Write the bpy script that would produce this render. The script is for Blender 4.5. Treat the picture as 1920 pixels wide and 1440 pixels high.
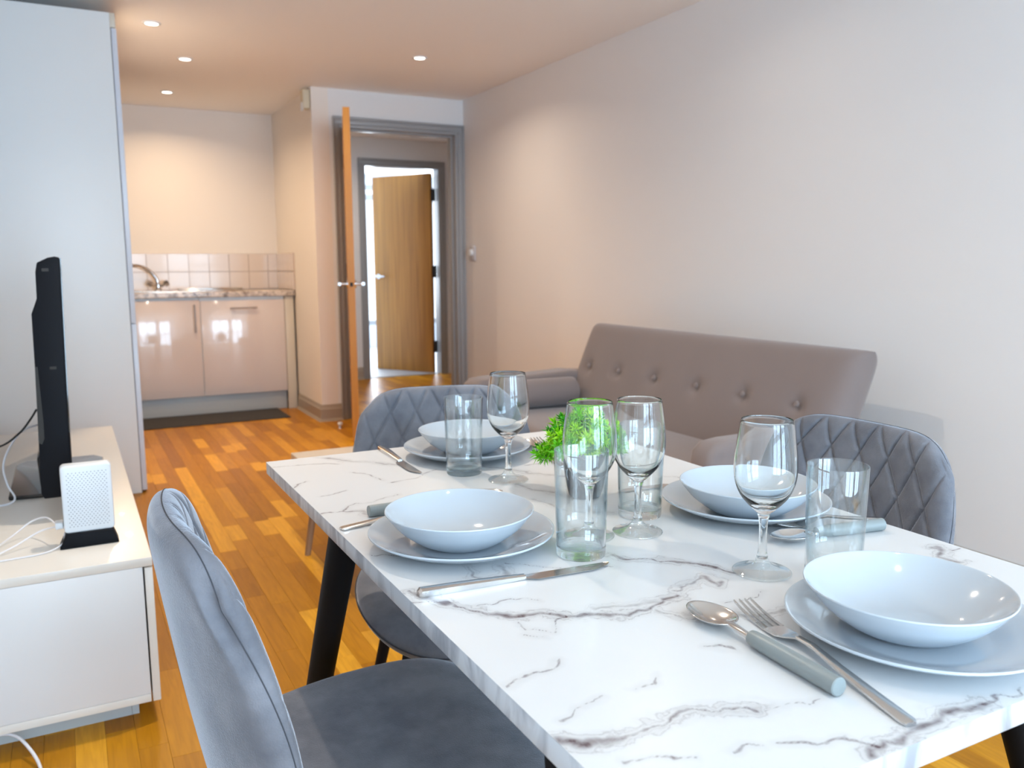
import bpy, bmesh, math, random
import numpy as np
from mathutils import Vector, Matrix

for o in list(bpy.data.objects):
    bpy.data.objects.remove(o)
scene = bpy.context.scene
COL = scene.collection
random.seed(7)
rng = np.random.default_rng(5)

# ------------------------------------------------------------------ camera
CAM_H = 1.11
CR = Vector((0.88478, -0.46604, -0.00592))
CU = Vector((0.06989, 0.12016, 0.99029))
CF = Vector((0.46147, 0.87606, -0.13977))
CF.normalize(); CR = (CR - CR.dot(CF) * CF).normalized(); CU = CR.cross(CF)
cd = bpy.data.cameras.new('camera'); cam = bpy.data.objects.new('camera', cd); COL.objects.link(cam)
cd.sensor_fit = 'HORIZONTAL'; cd.sensor_width = 36.0; cd.lens = 1577.4 / 1920 * 36.0
cd.clip_start = 0.02; cd.clip_end = 60
cd.dof.use_dof = True; cd.dof.focus_distance = 1.1; cd.dof.aperture_fstop = 7.5
m = Matrix((CR, CU, -CF)).transposed().to_4x4(); m.translation = Vector((0, 0, CAM_H))
cam.matrix_world = m
scene.camera = cam

# ------------------------------------------------------------------ world + light
w = bpy.data.worlds.new('world'); scene.world = w; w.use_nodes = True
bg = w.node_tree.nodes['Background']
bg.inputs['Color'].default_value = (0.80, 0.89, 1.0, 1)
bg.inputs['Strength'].default_value = 2.2
vs = scene.view_settings
vs.view_transform = 'Standard'; vs.look = 'None'; vs.gamma = 1.0; vs.use_curve_mapping = False
vs.exposure = 0.0

def area_light(name, loc, rot, sx, sy, power, color, shape='RECTANGLE', spread=math.pi):
    l = bpy.data.lights.new(name, 'AREA'); l.shape = shape; l.size = sx; l.size_y = sy
    l.energy = power; l.color = color; l.spread = spread
    o = bpy.data.objects.new(name, l); COL.objects.link(o); o.location = loc; o.rotation_euler = rot
    return o

ZC = 2.331            # ceiling height
XL, XR = -0.345, 2.727
YF = -2.40            # window wall behind the camera
YD = 5.942            # wall with the entry door
YK = 7.18             # kitchen back wall
DAY = (0.55, 0.78, 1.0)
# daylight just inside each pane of the two glazed doors in the window wall
WIN = [(-0.26, 0.46), (0.54, 1.26), (1.62, 2.06), (2.12, 2.56)]
for (a, b) in WIN:
    area_light('window_daylight', ((a + b) / 2, YF + 0.02, 1.62), (math.radians(90), 0, 0), b - a, 1.0, 27 * (b - a) / .6, DAY)
    area_light('window_daylight', ((a + b) / 2, YF + 0.02, 0.58), (math.radians(90), 0, 0), b - a, 0.95, 20 * (b - a) / .6, DAY)
# bedroom window
area_light('bedroom_daylight', (3.6, 11.1, 1.35), (math.radians(-90), 0, 0), 2.6, 1.6, 170, (0.78, 0.89, 1.0))
WARM = (1.0, 0.72, 0.45)
SOFT = (1.0, 0.86, 0.70)
DOWN = [((0.478, 4.787), WARM, 13), ((0.721, 5.494), WARM, 11), ((0.728, 6.557), WARM, 9), ((1.952, 4.854), (1.0, 0.80, 0.60), 8),
        ((0.60, 2.25), SOFT, 15), ((2.0, 2.6), SOFT, 2), ((0.5, 0.1), SOFT, 2), ((2.0, 7.15), (1.0, 0.80, 0.62), 9)]  # last entry: added out of view to brighten the dark hall walls

# ------------------------------------------------------------------ materials
MATS = {}
def new_mat(name):
    m = bpy.data.materials.new(name); m.use_nodes = True
    return m, m.node_tree, m.node_tree.nodes['Principled BSDF']
def lk(t, a, b): t.links.new(a, b)
def nd(t, kind, **kw):
    n = t.nodes.new(kind)
    for k, v in kw.items(): setattr(n, k, v)
    return n
def plain(name, col, rough=0.5, metal=0.0, bump=0.0, bscale=200.0, var=0.0, vscale=4.0, coat=0.0, sheen=0.0, spec=0.5):
    m, t, b = new_mat(name)
    b.inputs['Base Color'].default_value = (*col, 1); b.inputs['Roughness'].default_value = rough
    b.inputs['Metallic'].default_value = metal; b.inputs['Coat Weight'].default_value = coat
    b.inputs['Coat Roughness'].default_value = 0.05
    b.inputs['Sheen Weight'].default_value = sheen; b.inputs['Specular IOR Level'].default_value = spec
    tc = nd(t, 'ShaderNodeTexCoord')
    if var > 0:
        n = nd(t, 'ShaderNodeTexNoise'); n.inputs['Scale'].default_value = vscale; n.inputs['Detail'].default_value = 4
        lk(t, tc.outputs['Object'], n.inputs['Vector'])
        mx = nd(t, 'ShaderNodeMix', data_type='RGBA')
        mx.inputs[6].default_value = (*[c * (1 - var) for c in col], 1)
        mx.inputs[7].default_value = (*[min(1, c * (1 + var)) for c in col], 1)
        lk(t, n.outputs['Fac'], mx.inputs[0]); lk(t, mx.outputs[2], b.inputs['Base Color'])
    if bump > 0:
        n = nd(t, 'ShaderNodeTexNoise'); n.inputs['Scale'].default_value = bscale; n.inputs['Detail'].default_value = 3
        lk(t, tc.outputs['Object'], n.inputs['Vector'])
        bp = nd(t, 'ShaderNodeBump'); bp.inputs['Strength'].default_value = bump; bp.inputs['Distance'].default_value = 0.002
        lk(t, n.outputs['Fac'], bp.inputs['Height']); lk(t, bp.outputs['Normal'], b.inputs['Normal'])
    MATS[name] = m
    return m
M = MATS
plain('wall_paint', (0.79, 0.79, 0.80), 0.75, bump=0.08, bscale=90)
plain('wall_paint_lamp_warmed', (0.82, 0.77, 0.72), 0.7, bump=0.08, bscale=90)  # warm glow of the kitchen lights is put into this wall colour
plain('ceiling_paint', (0.93, 0.91, 0.89), 0.85, bump=0.05, bscale=70)
plain('taupe_gloss_paint', (0.36, 0.30, 0.24), 0.35)
plain('grey_gloss_paint', (0.32, 0.33, 0.345), 0.35)
plain('panel_white', (0.78, 0.81, 0.82), 0.38)
plain('door_edge_white', (0.66, 0.70, 0.78), 0.3)
plain('kitchen_gloss', (0.70, 0.62, 0.59), 0.10, coat=0.6)
plain('kickboard_grey', (0.48, 0.50, 0.50), 0.45)
plain('filler_cream', (0.66, 0.60, 0.50), 0.4)
plain('tile_ceramic', (0.70, 0.60, 0.53), 0.16, coat=0.25, var=0.03, vscale=3)
plain('grout', (0.40, 0.31, 0.26), 0.9)
plain('unit_gloss', (0.78, 0.74, 0.68), 0.30, coat=0.08)
plain('unit_side', (0.76, 0.76, 0.76), 0.35)
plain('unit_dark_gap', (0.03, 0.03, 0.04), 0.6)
plain('black_plastic', (0.007, 0.008, 0.011), 0.55, spec=0.10, bump=0.1, bscale=900)
plain('black_gloss', (0.008, 0.008, 0.010), 0.08, coat=0.5)
plain('black_metal', (0.004, 0.004, 0.005), 0.55, spec=0.15)
plain('rubber_black', (0.01, 0.01, 0.01), 0.8)
plain('white_plastic', (0.72, 0.76, 0.80), 0.35)
plain('hole_grey', (0.06, 0.08, 0.12), 0.7)
plain('cord_white', (0.80, 0.80, 0.84), 0.45)
plain('steel', (0.62, 0.60, 0.58), 0.16, metal=1.0)
plain('chrome', (0.72, 0.72, 0.74), 0.09, metal=1.0)
plain('bar_handle', (0.42, 0.36, 0.32), 0.3, metal=1.0)
plain('grey_grip', (0.24, 0.27, 0.27), 0.38)
plain('ceramic', (0.50, 0.545, 0.59), 0.09, coat=0.35)
plain('pot_black', (0.018, 0.019, 0.022), 0.3)
plain('pebble', (0.22, 0.21, 0.15), 0.5, var=0.4, vscale=60)
plain('stem_brown', (0.03, 0.04, 0.015), 0.6)
plain('mat_dark', (0.040, 0.036, 0.036), 0.95, bump=0.5, bscale=500)
plain('coffee_white', (0.90, 0.80, 0.68), 0.25)
plain('leg_wood', (0.34, 0.22, 0.14), 0.4)
plain('sofa_fabric', (0.215, 0.170, 0.160), 0.92, bump=0.25, bscale=900, var=0.05, vscale=6, sheen=0.3)
plain('carpet_pale', (0.48, 0.50, 0.53), 0.5, bump=0.2, bscale=300)
plain('bedroom_wall', (0.72, 0.78, 0.85), 0.8)
plain('detector_cream', (0.62, 0.56, 0.42), 0.4)
plain('switch_grey', (0.60, 0.60, 0.64), 0.35)
plain('seam_dark', (0.05, 0.052, 0.062), 0.9)
plain('dark_slot', (0.01, 0.008, 0.006), 0.6)

def velvet():
    m, t, b = new_mat('velvet_grey')
    tc = nd(t, 'ShaderNodeTexCoord')
    n = nd(t, 'ShaderNodeTexNoise'); n.inputs['Scale'].default_value = 14; n.inputs['Detail'].default_value = 5; n.inputs['Roughness'].default_value = 0.6
    lk(t, tc.outputs['Object'], n.inputs['Vector'])
    r = nd(t, 'ShaderNodeValToRGB'); r.color_ramp.elements[0].position = 0.35; r.color_ramp.elements[1].position = 0.68
    r.color_ramp.elements[0].color = (0.130, 0.134, 0.155, 1); r.color_ramp.elements[1].color = (0.205, 0.207, 0.230, 1)
    lk(t, n.outputs['Fac'], r.inputs[0]); lk(t, r.outputs[0], b.inputs['Base Color'])
    b.inputs['Roughness'].default_value = 0.85; b.inputs['Sheen Weight'].default_value = 1.0
    b.inputs['Sheen Roughness'].default_value = 0.28; b.inputs['Sheen Tint'].default_value = (0.80, 0.88, 1.0, 1)
    b.inputs['Specular IOR Level'].default_value = 0.2
    n2 = nd(t, 'ShaderNodeTexNoise'); n2.inputs['Scale'].default_value = 500; n2.inputs['Detail'].default_value = 3
    lk(t, tc.outputs['Object'], n2.inputs['Vector'])
    bp = nd(t, 'ShaderNodeBump'); bp.inputs['Strength'].default_value = 0.35; bp.inputs['Distance'].default_value = 0.002
    lk(t, n2.outputs['Fac'], bp.inputs['Height']); lk(t, bp.outputs['Normal'], b.inputs['Normal'])
    MATS['velvet'] = m
velvet()

def glass(name, col=(0.97, 0.99, 0.99), thin=0.0):
    m, t, b = new_mat(name)
    b.inputs['Base Color'].default_value = (*col, 1); b.inputs['Roughness'].default_value = 0.0
    b.inputs['Transmission Weight'].default_value = 1.0; b.inputs['IOR'].default_value = 1.47
    if thin > 0:      # thin drawn glass: part of the light goes straight through
        tr = nd(t, 'ShaderNodeBsdfTransparent'); tr.inputs['Color'].default_value = (*[c ** 0.5 for c in col], 1)
        mx = nd(t, 'ShaderNodeMixShader'); mx.inputs[0].default_value = thin
        out = t.nodes['Material Output']
        lk(t, b.outputs[0], mx.inputs[1]); lk(t, tr.outputs[0], mx.inputs[2]); lk(t, mx.outputs[0], out.inputs['Surface'])
    MATS[name] = m
glass('glass_bowl'); glass('glass_stem', thin=0.1); glass('glass_base', (0.93, 0.985, 1.0), 0.3); glass('window_glass', (0.98, 1, 1))
def thin_glass(name, tint, rim, f0=0.075):
    """thin drawn glass: straight-through transmission plus an angle-dependent reflection"""
    m = bpy.data.materials.new(name); m.use_nodes = True; t = m.node_tree
    t.nodes.remove(t.nodes['Principled BSDF'])
    lw = nd(t, 'ShaderNodeLayerWeight'); lw.inputs['Blend'].default_value = 0.5
    p5 = nd(t, 'ShaderNodeMath', operation='POWER'); lk(t, lw.outputs['Facing'], p5.inputs[0]); p5.inputs[1].default_value = 4.0
    fr = nd(t, 'ShaderNodeMath', operation='MULTIPLY_ADD'); lk(t, p5.outputs[0], fr.inputs[0]); fr.inputs[1].default_value = 0.85; fr.inputs[2].default_value = f0
    p3 = nd(t, 'ShaderNodeMath', operation='POWER'); lk(t, lw.outputs['Facing'], p3.inputs[0]); p3.inputs[1].default_value = 2.5
    mc = nd(t, 'ShaderNodeMix', data_type='RGBA'); mc.inputs[6].default_value = (*tint, 1); mc.inputs[7].default_value = (*rim, 1); lk(t, p3.outputs[0], mc.inputs[0])
    tr = nd(t, 'ShaderNodeBsdfTransparent'); lk(t, mc.outputs[2], tr.inputs['Color'])
    gl = nd(t, 'ShaderNodeBsdfGlossy'); gl.inputs['Roughness'].default_value = 0.02; gl.inputs['Color'].default_value = (1, 1, 1, 1)
    mx = nd(t, 'ShaderNodeMixShader'); lk(t, fr.outputs[0], mx.inputs[0]); lk(t, tr.outputs[0], mx.inputs[1]); lk(t, gl.outputs[0], mx.inputs[2])
    lk(t, mx.outputs[0], t.nodes['Material Output'].inputs['Surface'])
    MATS[name] = m
thin_glass('glass_tumbler', (0.985, 0.995, 0.995), (0.52, 0.66, 0.72)); thin_glass('glass_foot', (0.97, 0.985, 0.985), (0.80, 0.86, 0.88), 0.16)

def emit(name, col, s):
    m, t, b = new_mat(name)
    b.inputs['Base Color'].default_value = (*col, 1)
    b.inputs['Emission Color'].default_value = (*col, 1); b.inputs['Emission Strength'].default_value = s
    MATS[name] = m
emit('lamp_glow', (1.0, 0.93, 0.80), 9.0)

def wood_floor(name, single):
    m, t, b = new_mat(name)
    g = nd(t, 'ShaderNodeNewGeometry')
    if single:
        oi = nd(t, 'ShaderNodeObjectInfo'); sep = nd(t, 'ShaderNodeSeparateColor'); lk(t, oi.outputs['Color'], sep.inputs[0])
        rnd = sep.outputs[0]; rnd2 = sep.outputs[1]
    else:
        rnd = g.outputs['Random Per Island']; rnd2 = g.outputs['Random Per Island']
    cr = nd(t, 'ShaderNodeValToRGB'); e = cr.color_ramp.elements
    cols = [(0.0, (0.350, 0.140, 0.008)), (0.35, (0.450, 0.190, 0.009)), (0.70, (0.540, 0.240, 0.010)), (1.0, (0.740, 0.370, 0.030))]
    e[0].position = 0; e[0].color = (*cols[0][1], 1); e[1].position = 1; e[1].color = (*cols[3][1], 1)
    for p, c in cols[1:3]:
        x = e.new(p); x.color = (*c, 1)
    lk(t, rnd, cr.inputs[0])
    # grain along y, shifted per block
    mp = nd(t, 'ShaderNodeMapping'); mp.inputs['Scale'].default_value = (60, 4.5, 1)
    va = nd(t, 'ShaderNodeVectorMath', operation='MULTIPLY_ADD')
    cmb = nd(t, 'ShaderNodeCombineXYZ'); 
    for i in range(3): lk(t, rnd2, cmb.inputs[i])
    va.inputs[1].default_value = (31.0, 17.0, 9.0)
    lk(t, cmb.outputs[0], va.inputs[0]); lk(t, g.outputs['Position'], va.inputs[2])
    lk(t, va.outputs[0], mp.inputs['Vector'])
    n = nd(t, 'ShaderNodeTexNoise'); n.inputs['Scale'].default_value = 1.0; n.inputs['Detail'].default_value = 6; n.inputs['Distortion'].default_value = 1.2
    lk(t, mp.outputs[0], n.inputs['Vector'])
    r2 = nd(t, 'ShaderNodeValToRGB'); r2.color_ramp.elements[0].position = 0.3; r2.color_ramp.elements[1].position = 0.65
    r2.color_ramp.elements[0].color = (0.72, 0.66, 0.6, 1); r2.color_ramp.elements[1].color = (1.06, 1.04, 1.0, 1)
    lk(t, n.outputs['Fac'], r2.inputs[0])
    mx = nd(t, 'ShaderNodeMix', data_type='RGBA', blend_type='MULTIPLY'); mx.inputs[0].default_value = 0.6
    lk(t, cr.outputs[0], mx.inputs[6]); lk(t, r2.outputs[0], mx.inputs[7]); lk(t, mx.outputs[2], b.inputs['Base Color'])
    b.inputs['Roughness'].default_value = 0.33; b.inputs['Specular IOR Level'].default_value = 0.12
    bp = nd(t, 'ShaderNodeBump'); bp.inputs['Strength'].default_value = 0.12; bp.inputs['Distance'].default_value = 0.001
    lk(t, n.outputs['Fac'], bp.inputs['Height']); lk(t, bp.outputs['Normal'], b.inputs['Normal'])
    MATS[name] = m
wood_floor('floor_wood', True); wood_floor('floor_wood_stuff', False)
plain('subfloor', (0.10, 0.045, 0.012), 0.8)

def door_wood(name, dark, light, sc=(26, 26, 1.1)):
    m, t, b = new_mat(name)
    tc = nd(t, 'ShaderNodeTexCoord'); mp = nd(t, 'ShaderNodeMapping'); mp.inputs['Scale'].default_value = sc
    lk(t, tc.outputs['Object'], mp.inputs['Vector'])
    n = nd(t, 'ShaderNodeTexNoise'); n.inputs['Scale'].default_value = 1; n.inputs['Detail'].default_value = 5; n.inputs['Distortion'].default_value = 0.6
    lk(t, mp.outputs[0], n.inputs['Vector'])
    r = nd(t, 'ShaderNodeValToRGB'); r.color_ramp.elements[0].position = 0.3; r.color_ramp.elements[1].position = 0.7
    r.color_ramp.elements[0].color = (*dark, 1); r.color_ramp.elements[1].color = (*light, 1)
    lk(t, n.outputs['Fac'], r.inputs[0]); lk(t, r.outputs[0], b.inputs['Base Color'])
    b.inputs['Roughness'].default_value = 0.4
    MATS[name] = m
door_wood('oak_veneer', (0.32, 0.130, 0.018), (0.50, 0.225, 0.035))
door_wood('oak_edge', (0.50, 0.19, 0.015), (0.62, 0.26, 0.025))

def worktop():
    m, t, b = new_mat('worktop_granite')
    tc = nd(t, 'ShaderNodeTexCoord'); n = nd(t, 'ShaderNodeTexNoise'); n.inputs['Scale'].default_value = 28; n.inputs['Detail'].default_value = 6
    n.inputs['Roughness'].default_value = 0.7
    lk(t, tc.outputs['Object'], n.inputs['Vector'])
    r = nd(t, 'ShaderNodeValToRGB'); e = r.color_ramp.elements
    e[0].position = 0.38; e[0].color = (0.20, 0.16, 0.14, 1); e[1].position = 0.55; e[1].color = (0.72, 0.64, 0.58, 1)
    lk(t, n.outputs['Fac'], r.inputs[0]); lk(t, r.outputs[0], b.inputs['Base Color']); b.inputs['Roughness'].default_value = 0.2
    MATS['worktop_granite'] = m
worktop()

def marble():
    # printed marble: the vein map (distance to the nearest vein and its strength) is a mesh attribute,
    # noise nodes break it into smoky edges
    m, t, b = new_mat('marble_print')
    at = nd(t, 'ShaderNodeAttribute', attribute_name='vein'); sp = nd(t, 'ShaderNodeSeparateColor')
    lk(t, at.outputs['Color'], sp.inputs[0])
    tc = nd(t, 'ShaderNodeTexCoord')
    def noise(s, d=6, dist=0.0, rough=0.6):
        n = nd(t, 'ShaderNodeTexNoise'); n.inputs['Scale'].default_value = s; n.inputs['Detail'].default_value = d
        n.inputs['Distortion'].default_value = dist; n.inputs['Roughness'].default_value = rough
        lk(t, tc.outputs['Object'], n.inputs['Vector']); return n.outputs['Fac']
    def ma(op, a, bb=None, c=None, clamp=False):
        n = nd(t, 'ShaderNodeMath', operation=op); n.use_clamp = clamp
        for i, v in enumerate((a, bb, c)):
            if v is None: continue
            if hasattr(v, 'links'): lk(t, v, n.inputs[i])
            else: n.inputs[i].default_value = v
        return n.outputs[0]
    D1 = ma('MULTIPLY', sp.outputs[0], 0.03); D2 = ma('MULTIPLY', sp.outputs[1], 0.04)
    def line(d, w): return ma('SUBTRACT', 1.0, ma('DIVIDE', d, w), clamp=True)
    nA, nB, nC = noise(14, 5), noise(45, 5, 0.6), noise(110, 4)
    w1 = ma('MAXIMUM', ma('MULTIPLY_ADD', nA, 0.0075, -0.0020), 0.0007)
    fine = ma('MULTIPLY', line(D1, w1), ma('MULTIPLY_ADD', nC, 0.8, 0.3))
    fineh = ma('MULTIPLY', line(D1, 0.009), 0.10)
    core = line(D2, ma('MAXIMUM', ma('MULTIPLY_ADD', nA, 0.022, -0.0060), 0.0019))
    off = ma('MULTIPLY_ADD', nB, 0.030, -0.006)
    ring = line(ma('ABSOLUTE', ma('SUBTRACT', D2, off)), 0.0016)
    off2 = ma('MULTIPLY_ADD', nA, 0.034, -0.008)
    ring2 = line(ma('ABSOLUTE', ma('SUBTRACT', D2, off2)), 0.0011)
    halo = line(D2, 0.022)
    f1 = ma('MULTIPLY', core, ma('MULTIPLY_ADD', nB, 0.95, 0.30))
    f2 = ma('MULTIPLY', ring, 0.30); f3 = ma('MULTIPLY', ring2, 0.14)
    f4 = ma('MULTIPLY', ma('POWER', halo, 1.6), ma('MULTIPLY', ma('POWER', nB, 2.0), 1.1))
    big = ma('MULTIPLY', ma('ADD', ma('ADD', f1, f2), ma('ADD', f3, f4)), sp.outputs[2])
    tot = ma('ADD', ma('ADD', fine, fineh), ma('MULTIPLY', big, 0.85), clamp=True)
    # faint clouding
    cl = ma('MULTIPLY', ma('SUBTRACT', noise(5, 4, 1.0), 0.52, clamp=True), 0.35)
    mx0 = nd(t, 'ShaderNodeMix', data_type='RGBA'); mx0.inputs[6].default_value = (0.69, 0.69, 0.69, 1); mx0.inputs[7].default_value = (0.58, 0.56, 0.58, 1)
    lk(t, cl, mx0.inputs[0])
    mx = nd(t, 'ShaderNodeMix', data_type='RGBA'); mx.inputs[7].default_value = (0.115, 0.078, 0.085, 1)
    lk(t, mx0.outputs[2], mx.inputs[6]); lk(t, tot, mx.inputs[0]); lk(t, mx.outputs[2], b.inputs['Base Color'])
    b.inputs['Roughness'].default_value = 0.27
    MATS['marble'] = m
    # edge band: stretched bluish streaks
    m, t, b = new_mat('marble_edge_band')
    tc = nd(t, 'ShaderNodeTexCoord'); mp = nd(t, 'ShaderNodeMapping'); mp.inputs['Scale'].default_value = (22, 22, 6)
    lk(t, tc.outputs['Object'], mp.inputs['Vector'])
    n = nd(t, 'ShaderNodeTexNoise'); n.inputs['Scale'].default_value = 1; n.inputs['Detail'].default_value = 6; n.inputs['Distortion'].default_value = 1.0
    lk(t, mp.outputs[0], n.inputs['Vector'])
    r = nd(t, 'ShaderNodeValToRGB'); e = r.color_ramp.elements
    e[0].position = 0.38; e[0].color = (0.30, 0.32, 0.36, 1); e[1].position = 0.56; e[1].color = (0.56, 0.59, 0.63, 1)
    lk(t, n.outputs['Fac'], r.inputs[0]); lk(t, r.outputs[0], b.inputs['Base Color']); b.inputs['Roughness'].default_value = 0.3
    MATS['marble_edge'] = m
marble()

def leaf_mat():
    m, t, b = new_mat('leaf_green')
    oi = nd(t, 'ShaderNodeObjectInfo'); lk(t, oi.outputs['Color'], b.inputs['Base Color'])
    b.inputs['Roughness'].default_value = 0.4
    b.inputs['Subsurface Weight'].default_value = 0.0
    MATS['leaf'] = m
leaf_mat()

# ------------------------------------------------------------------ builders
def tagp(o, label=None, cat=None, group=None, kind=None):
    if label: o['label'] = label
    if cat: o['category'] = cat
    if group: o['group'] = group
    if kind: o['kind'] = kind
    return o
def thing(name, label, cat, loc=(0, 0, 0), rotz=0.0, group=None):
    o = bpy.data.objects.new(name, None); COL.objects.link(o)
    o.empty_display_size = 0.05
    o.location = loc; o.rotation_euler = (0, 0, rotz)
    return tagp(o, label, cat, group)
def root(o):
    while o.parent: o = o.parent
    return o
def link_mesh(name, me, mat, parent=None, smooth=True, bevel=0.0, segs=2, local=False, wn=True):
    """verts are world coordinates unless local=True (then relative to the parent thing)"""
    if isinstance(mat, str): mat = MATS[mat]
    me.materials.clear(); me.materials.append(mat)
    if smooth:
        for p in me.polygons: p.use_smooth = True
    o = bpy.data.objects.new(name, me); COL.objects.link(o)
    if parent:
        o.parent = parent
        if not local:
            r = root(parent)
            me.transform(Matrix.Translation(-Vector(r.location)))
    if bevel > 0:
        md = o.modifiers.new('bevel', 'BEVEL'); md.width = bevel; md.segments = segs; md.limit_method = 'ANGLE'; md.angle_limit = math.radians(40)
        md.harden_normals = False
    return o
def from_bm(bm):
    bmesh.ops.recalc_face_normals(bm, faces=bm.faces)
    me = bpy.data.meshes.new('mesh'); bm.to_mesh(me); bm.free(); return me
def make(name, bm, mat, parent=None, smooth=False, bevel=0.0, segs=2, local=False, kind=None, label=None):
    o = link_mesh(name, from_bm(bm), mat, parent, smooth, bevel, segs, local)
    if smooth and bevel == 0:
        try: o.data.set_sharp_from_angle(angle=math.radians(40))
        except Exception: pass
    if kind: o['kind'] = kind
    if label: o['label'] = label
    return o
def B(): return bmesh.new()
def box(bm, x0, x1, y0, y1, z0, z1, mat4=None):
    vs = [bm.verts.new((x, y, z)) for x in (x0, x1) for y in (y0, y1) for z in (z0, z1)]
    if mat4 is not None:
        for v in vs: v.co = mat4 @ v.co
    for f in ((0, 1, 3, 2), (4, 6, 7, 5), (0, 4, 5, 1), (2, 3, 7, 6), (0, 2, 6, 4), (1, 5, 7, 3)):
        bm.faces.new([vs[i] for i in f])
    return bm
def mbox(name, x0, x1, y0, y1, z0, z1, mat, parent=None, bevel=0.0, kind=None, label=None, segs=2):
    return make(name, box(B(), x0, x1, y0, y1, z0, z1), mat, parent, bevel > 0, bevel, segs, kind=kind, label=label)
def catmull(pts, n=8):
    P = [Vector(p) for p in pts]; out = []
    for i in range(len(P) - 1):
        p0 = P[max(i - 1, 0)]; p1 = P[i]; p2 = P[i + 1]; p3 = P[min(i + 2, len(P) - 1)]
        for k in range(n):
            s = k / n
            out.append(0.5 * ((2 * p1) + (-p0 + p2) * s + (2 * p0 - 5 * p1 + 4 * p2 - p3) * s * s + (-p0 + 3 * p1 - 3 * p2 + p3) * s ** 3))
    out.append(P[-1]); return out
def tube(bm, pts, rad, seg=10, flat=(1, 1), up=None):
    P = [Vector(p) for p in pts]; n = len(P)
    R = rad if hasattr(rad, '__len__') else [rad] * n
    rings = []; prev = None
    for i in range(n):
        d = (P[min(i + 1, n - 1)] - P[max(i - 1, 0)]).normalized()
        if prev is None:
            a = Vector(up) if up else (Vector((0, 0, 1)) if abs(d.z) < 0.9 else Vector((1, 0, 0)))
        else: a = prev
        a = (a - a.dot(d) * d).normalized(); prev = a; c = d.cross(a)
        rings.append([bm.verts.new(P[i] + R[i] * (flat[0] * a * math.cos(t) + flat[1] * c * math.sin(t))) for t in [2 * math.pi * k / seg for k in range(seg)]])
    for i in range(n - 1):
        for k in range(seg):
            bm.faces.new((rings[i][k], rings[i][(k + 1) % seg], rings[i + 1][(k + 1) % seg], rings[i + 1][k]))
    bm.faces.new(rings[0][::-1]); bm.faces.new(rings[-1])
    return bm
def lathe(bm, prof, seg=64, c=(0, 0, 0), closed=False):
    """prof: list of (r, z); r==0 collapses to a pole"""
    rings = []
    for r, z in prof:
        if r < 1e-7: rings.append([bm.verts.new((c[0], c[1], c[2] + z))])
        else: rings.append([bm.verts.new((c[0] + r * math.cos(2 * math.pi * k / seg), c[1] + r * math.sin(2 * math.pi * k / seg), c[2] + z)) for k in range(seg)])
    pairs = list(zip(rings, rings[1:])) + ([(rings[-1], rings[0])] if closed else [])
    for a, b in pairs:
        if len(a) == 1 and len(b) == 1: continue
        for k in range(seg):
            j = (k + 1) % seg
            if len(a) == 1: bm.faces.new((a[0], b[j], b[k]))
            elif len(b) == 1: bm.faces.new((a[k], a[j], b[0]))
            else: bm.faces.new((a[k], a[j], b[j], b[k]))
    return bm
def smooth_prof(pts, n=5):
    q = catmull([(p[0], 0, p[1]) for p in pts], n)
    return [(max(0.0, v.x), v.z) for v in q]
def prism(bm, outline, axis, a, b):
    """outline: list of 2-D points in the plane normal to axis"""
    def P3(p, t):
        return {'x': (t, p[0], p[1]), 'y': (p[0], t, p[1]), 'z': (p[0], p[1], t)}[axis]
    A = [bm.verts.new(P3(p, a)) for p in outline]; Bv = [bm.verts.new(P3(p, b)) for p in outline]
    n = len(outline)
    for i in range(n): bm.faces.new((A[i], A[(i + 1) % n], Bv[(i + 1) % n], Bv[i]))
    bm.faces.new(A[::-1]); bm.faces.new(Bv); return bm
def grid_mesh(V):
    """V: array (n, m, 3) -> verts, quads"""
    n, m_ = V.shape[:2]
    idx = np.arange(n * m_).reshape(n, m_)
    q = np.stack([idx[:-1, :-1], idx[1:, :-1], idx[1:, 1:], idx[:-1, 1:]], -1).reshape(-1, 4)
    return V.reshape(-1, 3), q
def pydata(verts, faces):
    me = bpy.data.meshes.new('mesh'); me.from_pydata([tuple(v) for v in verts], [], [tuple(int(i) for i in f) for f in faces]); me.update(); return me
def two_sided(F, Bk):
    """closed pillow from front and back grids sharing their border"""
    v1, q1 = grid_mesh(F); v2, q2 = grid_mesh(Bk)
    me = pydata(np.concatenate([v1, v2]), np.concatenate([q1, q2[:, ::-1] + len(v1)]))
    bm = bmesh.new(); bm.from_mesh(me); bmesh.ops.remove_doubles(bm, verts=bm.verts, dist=1e-5)
    bmesh.ops.recalc_face_normals(bm, faces=bm.faces); bm.to_mesh(me); bm.free(); return me
def copy_thing(src, loc, rotz, label, group=None):
    r_ = src.copy(); COL.objects.link(r_); r_.location = loc; r_.rotation_euler = (0, 0, rotz); r_['label'] = label
    if group: r_['group'] = group
    for ch in list(src.children):
        c = ch.copy(); COL.objects.link(c); c.parent = r_
        for g in list(ch.children):
            d = g.copy(); COL.objects.link(d); d.parent = c
    return r_
ST = 'structure'
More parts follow.
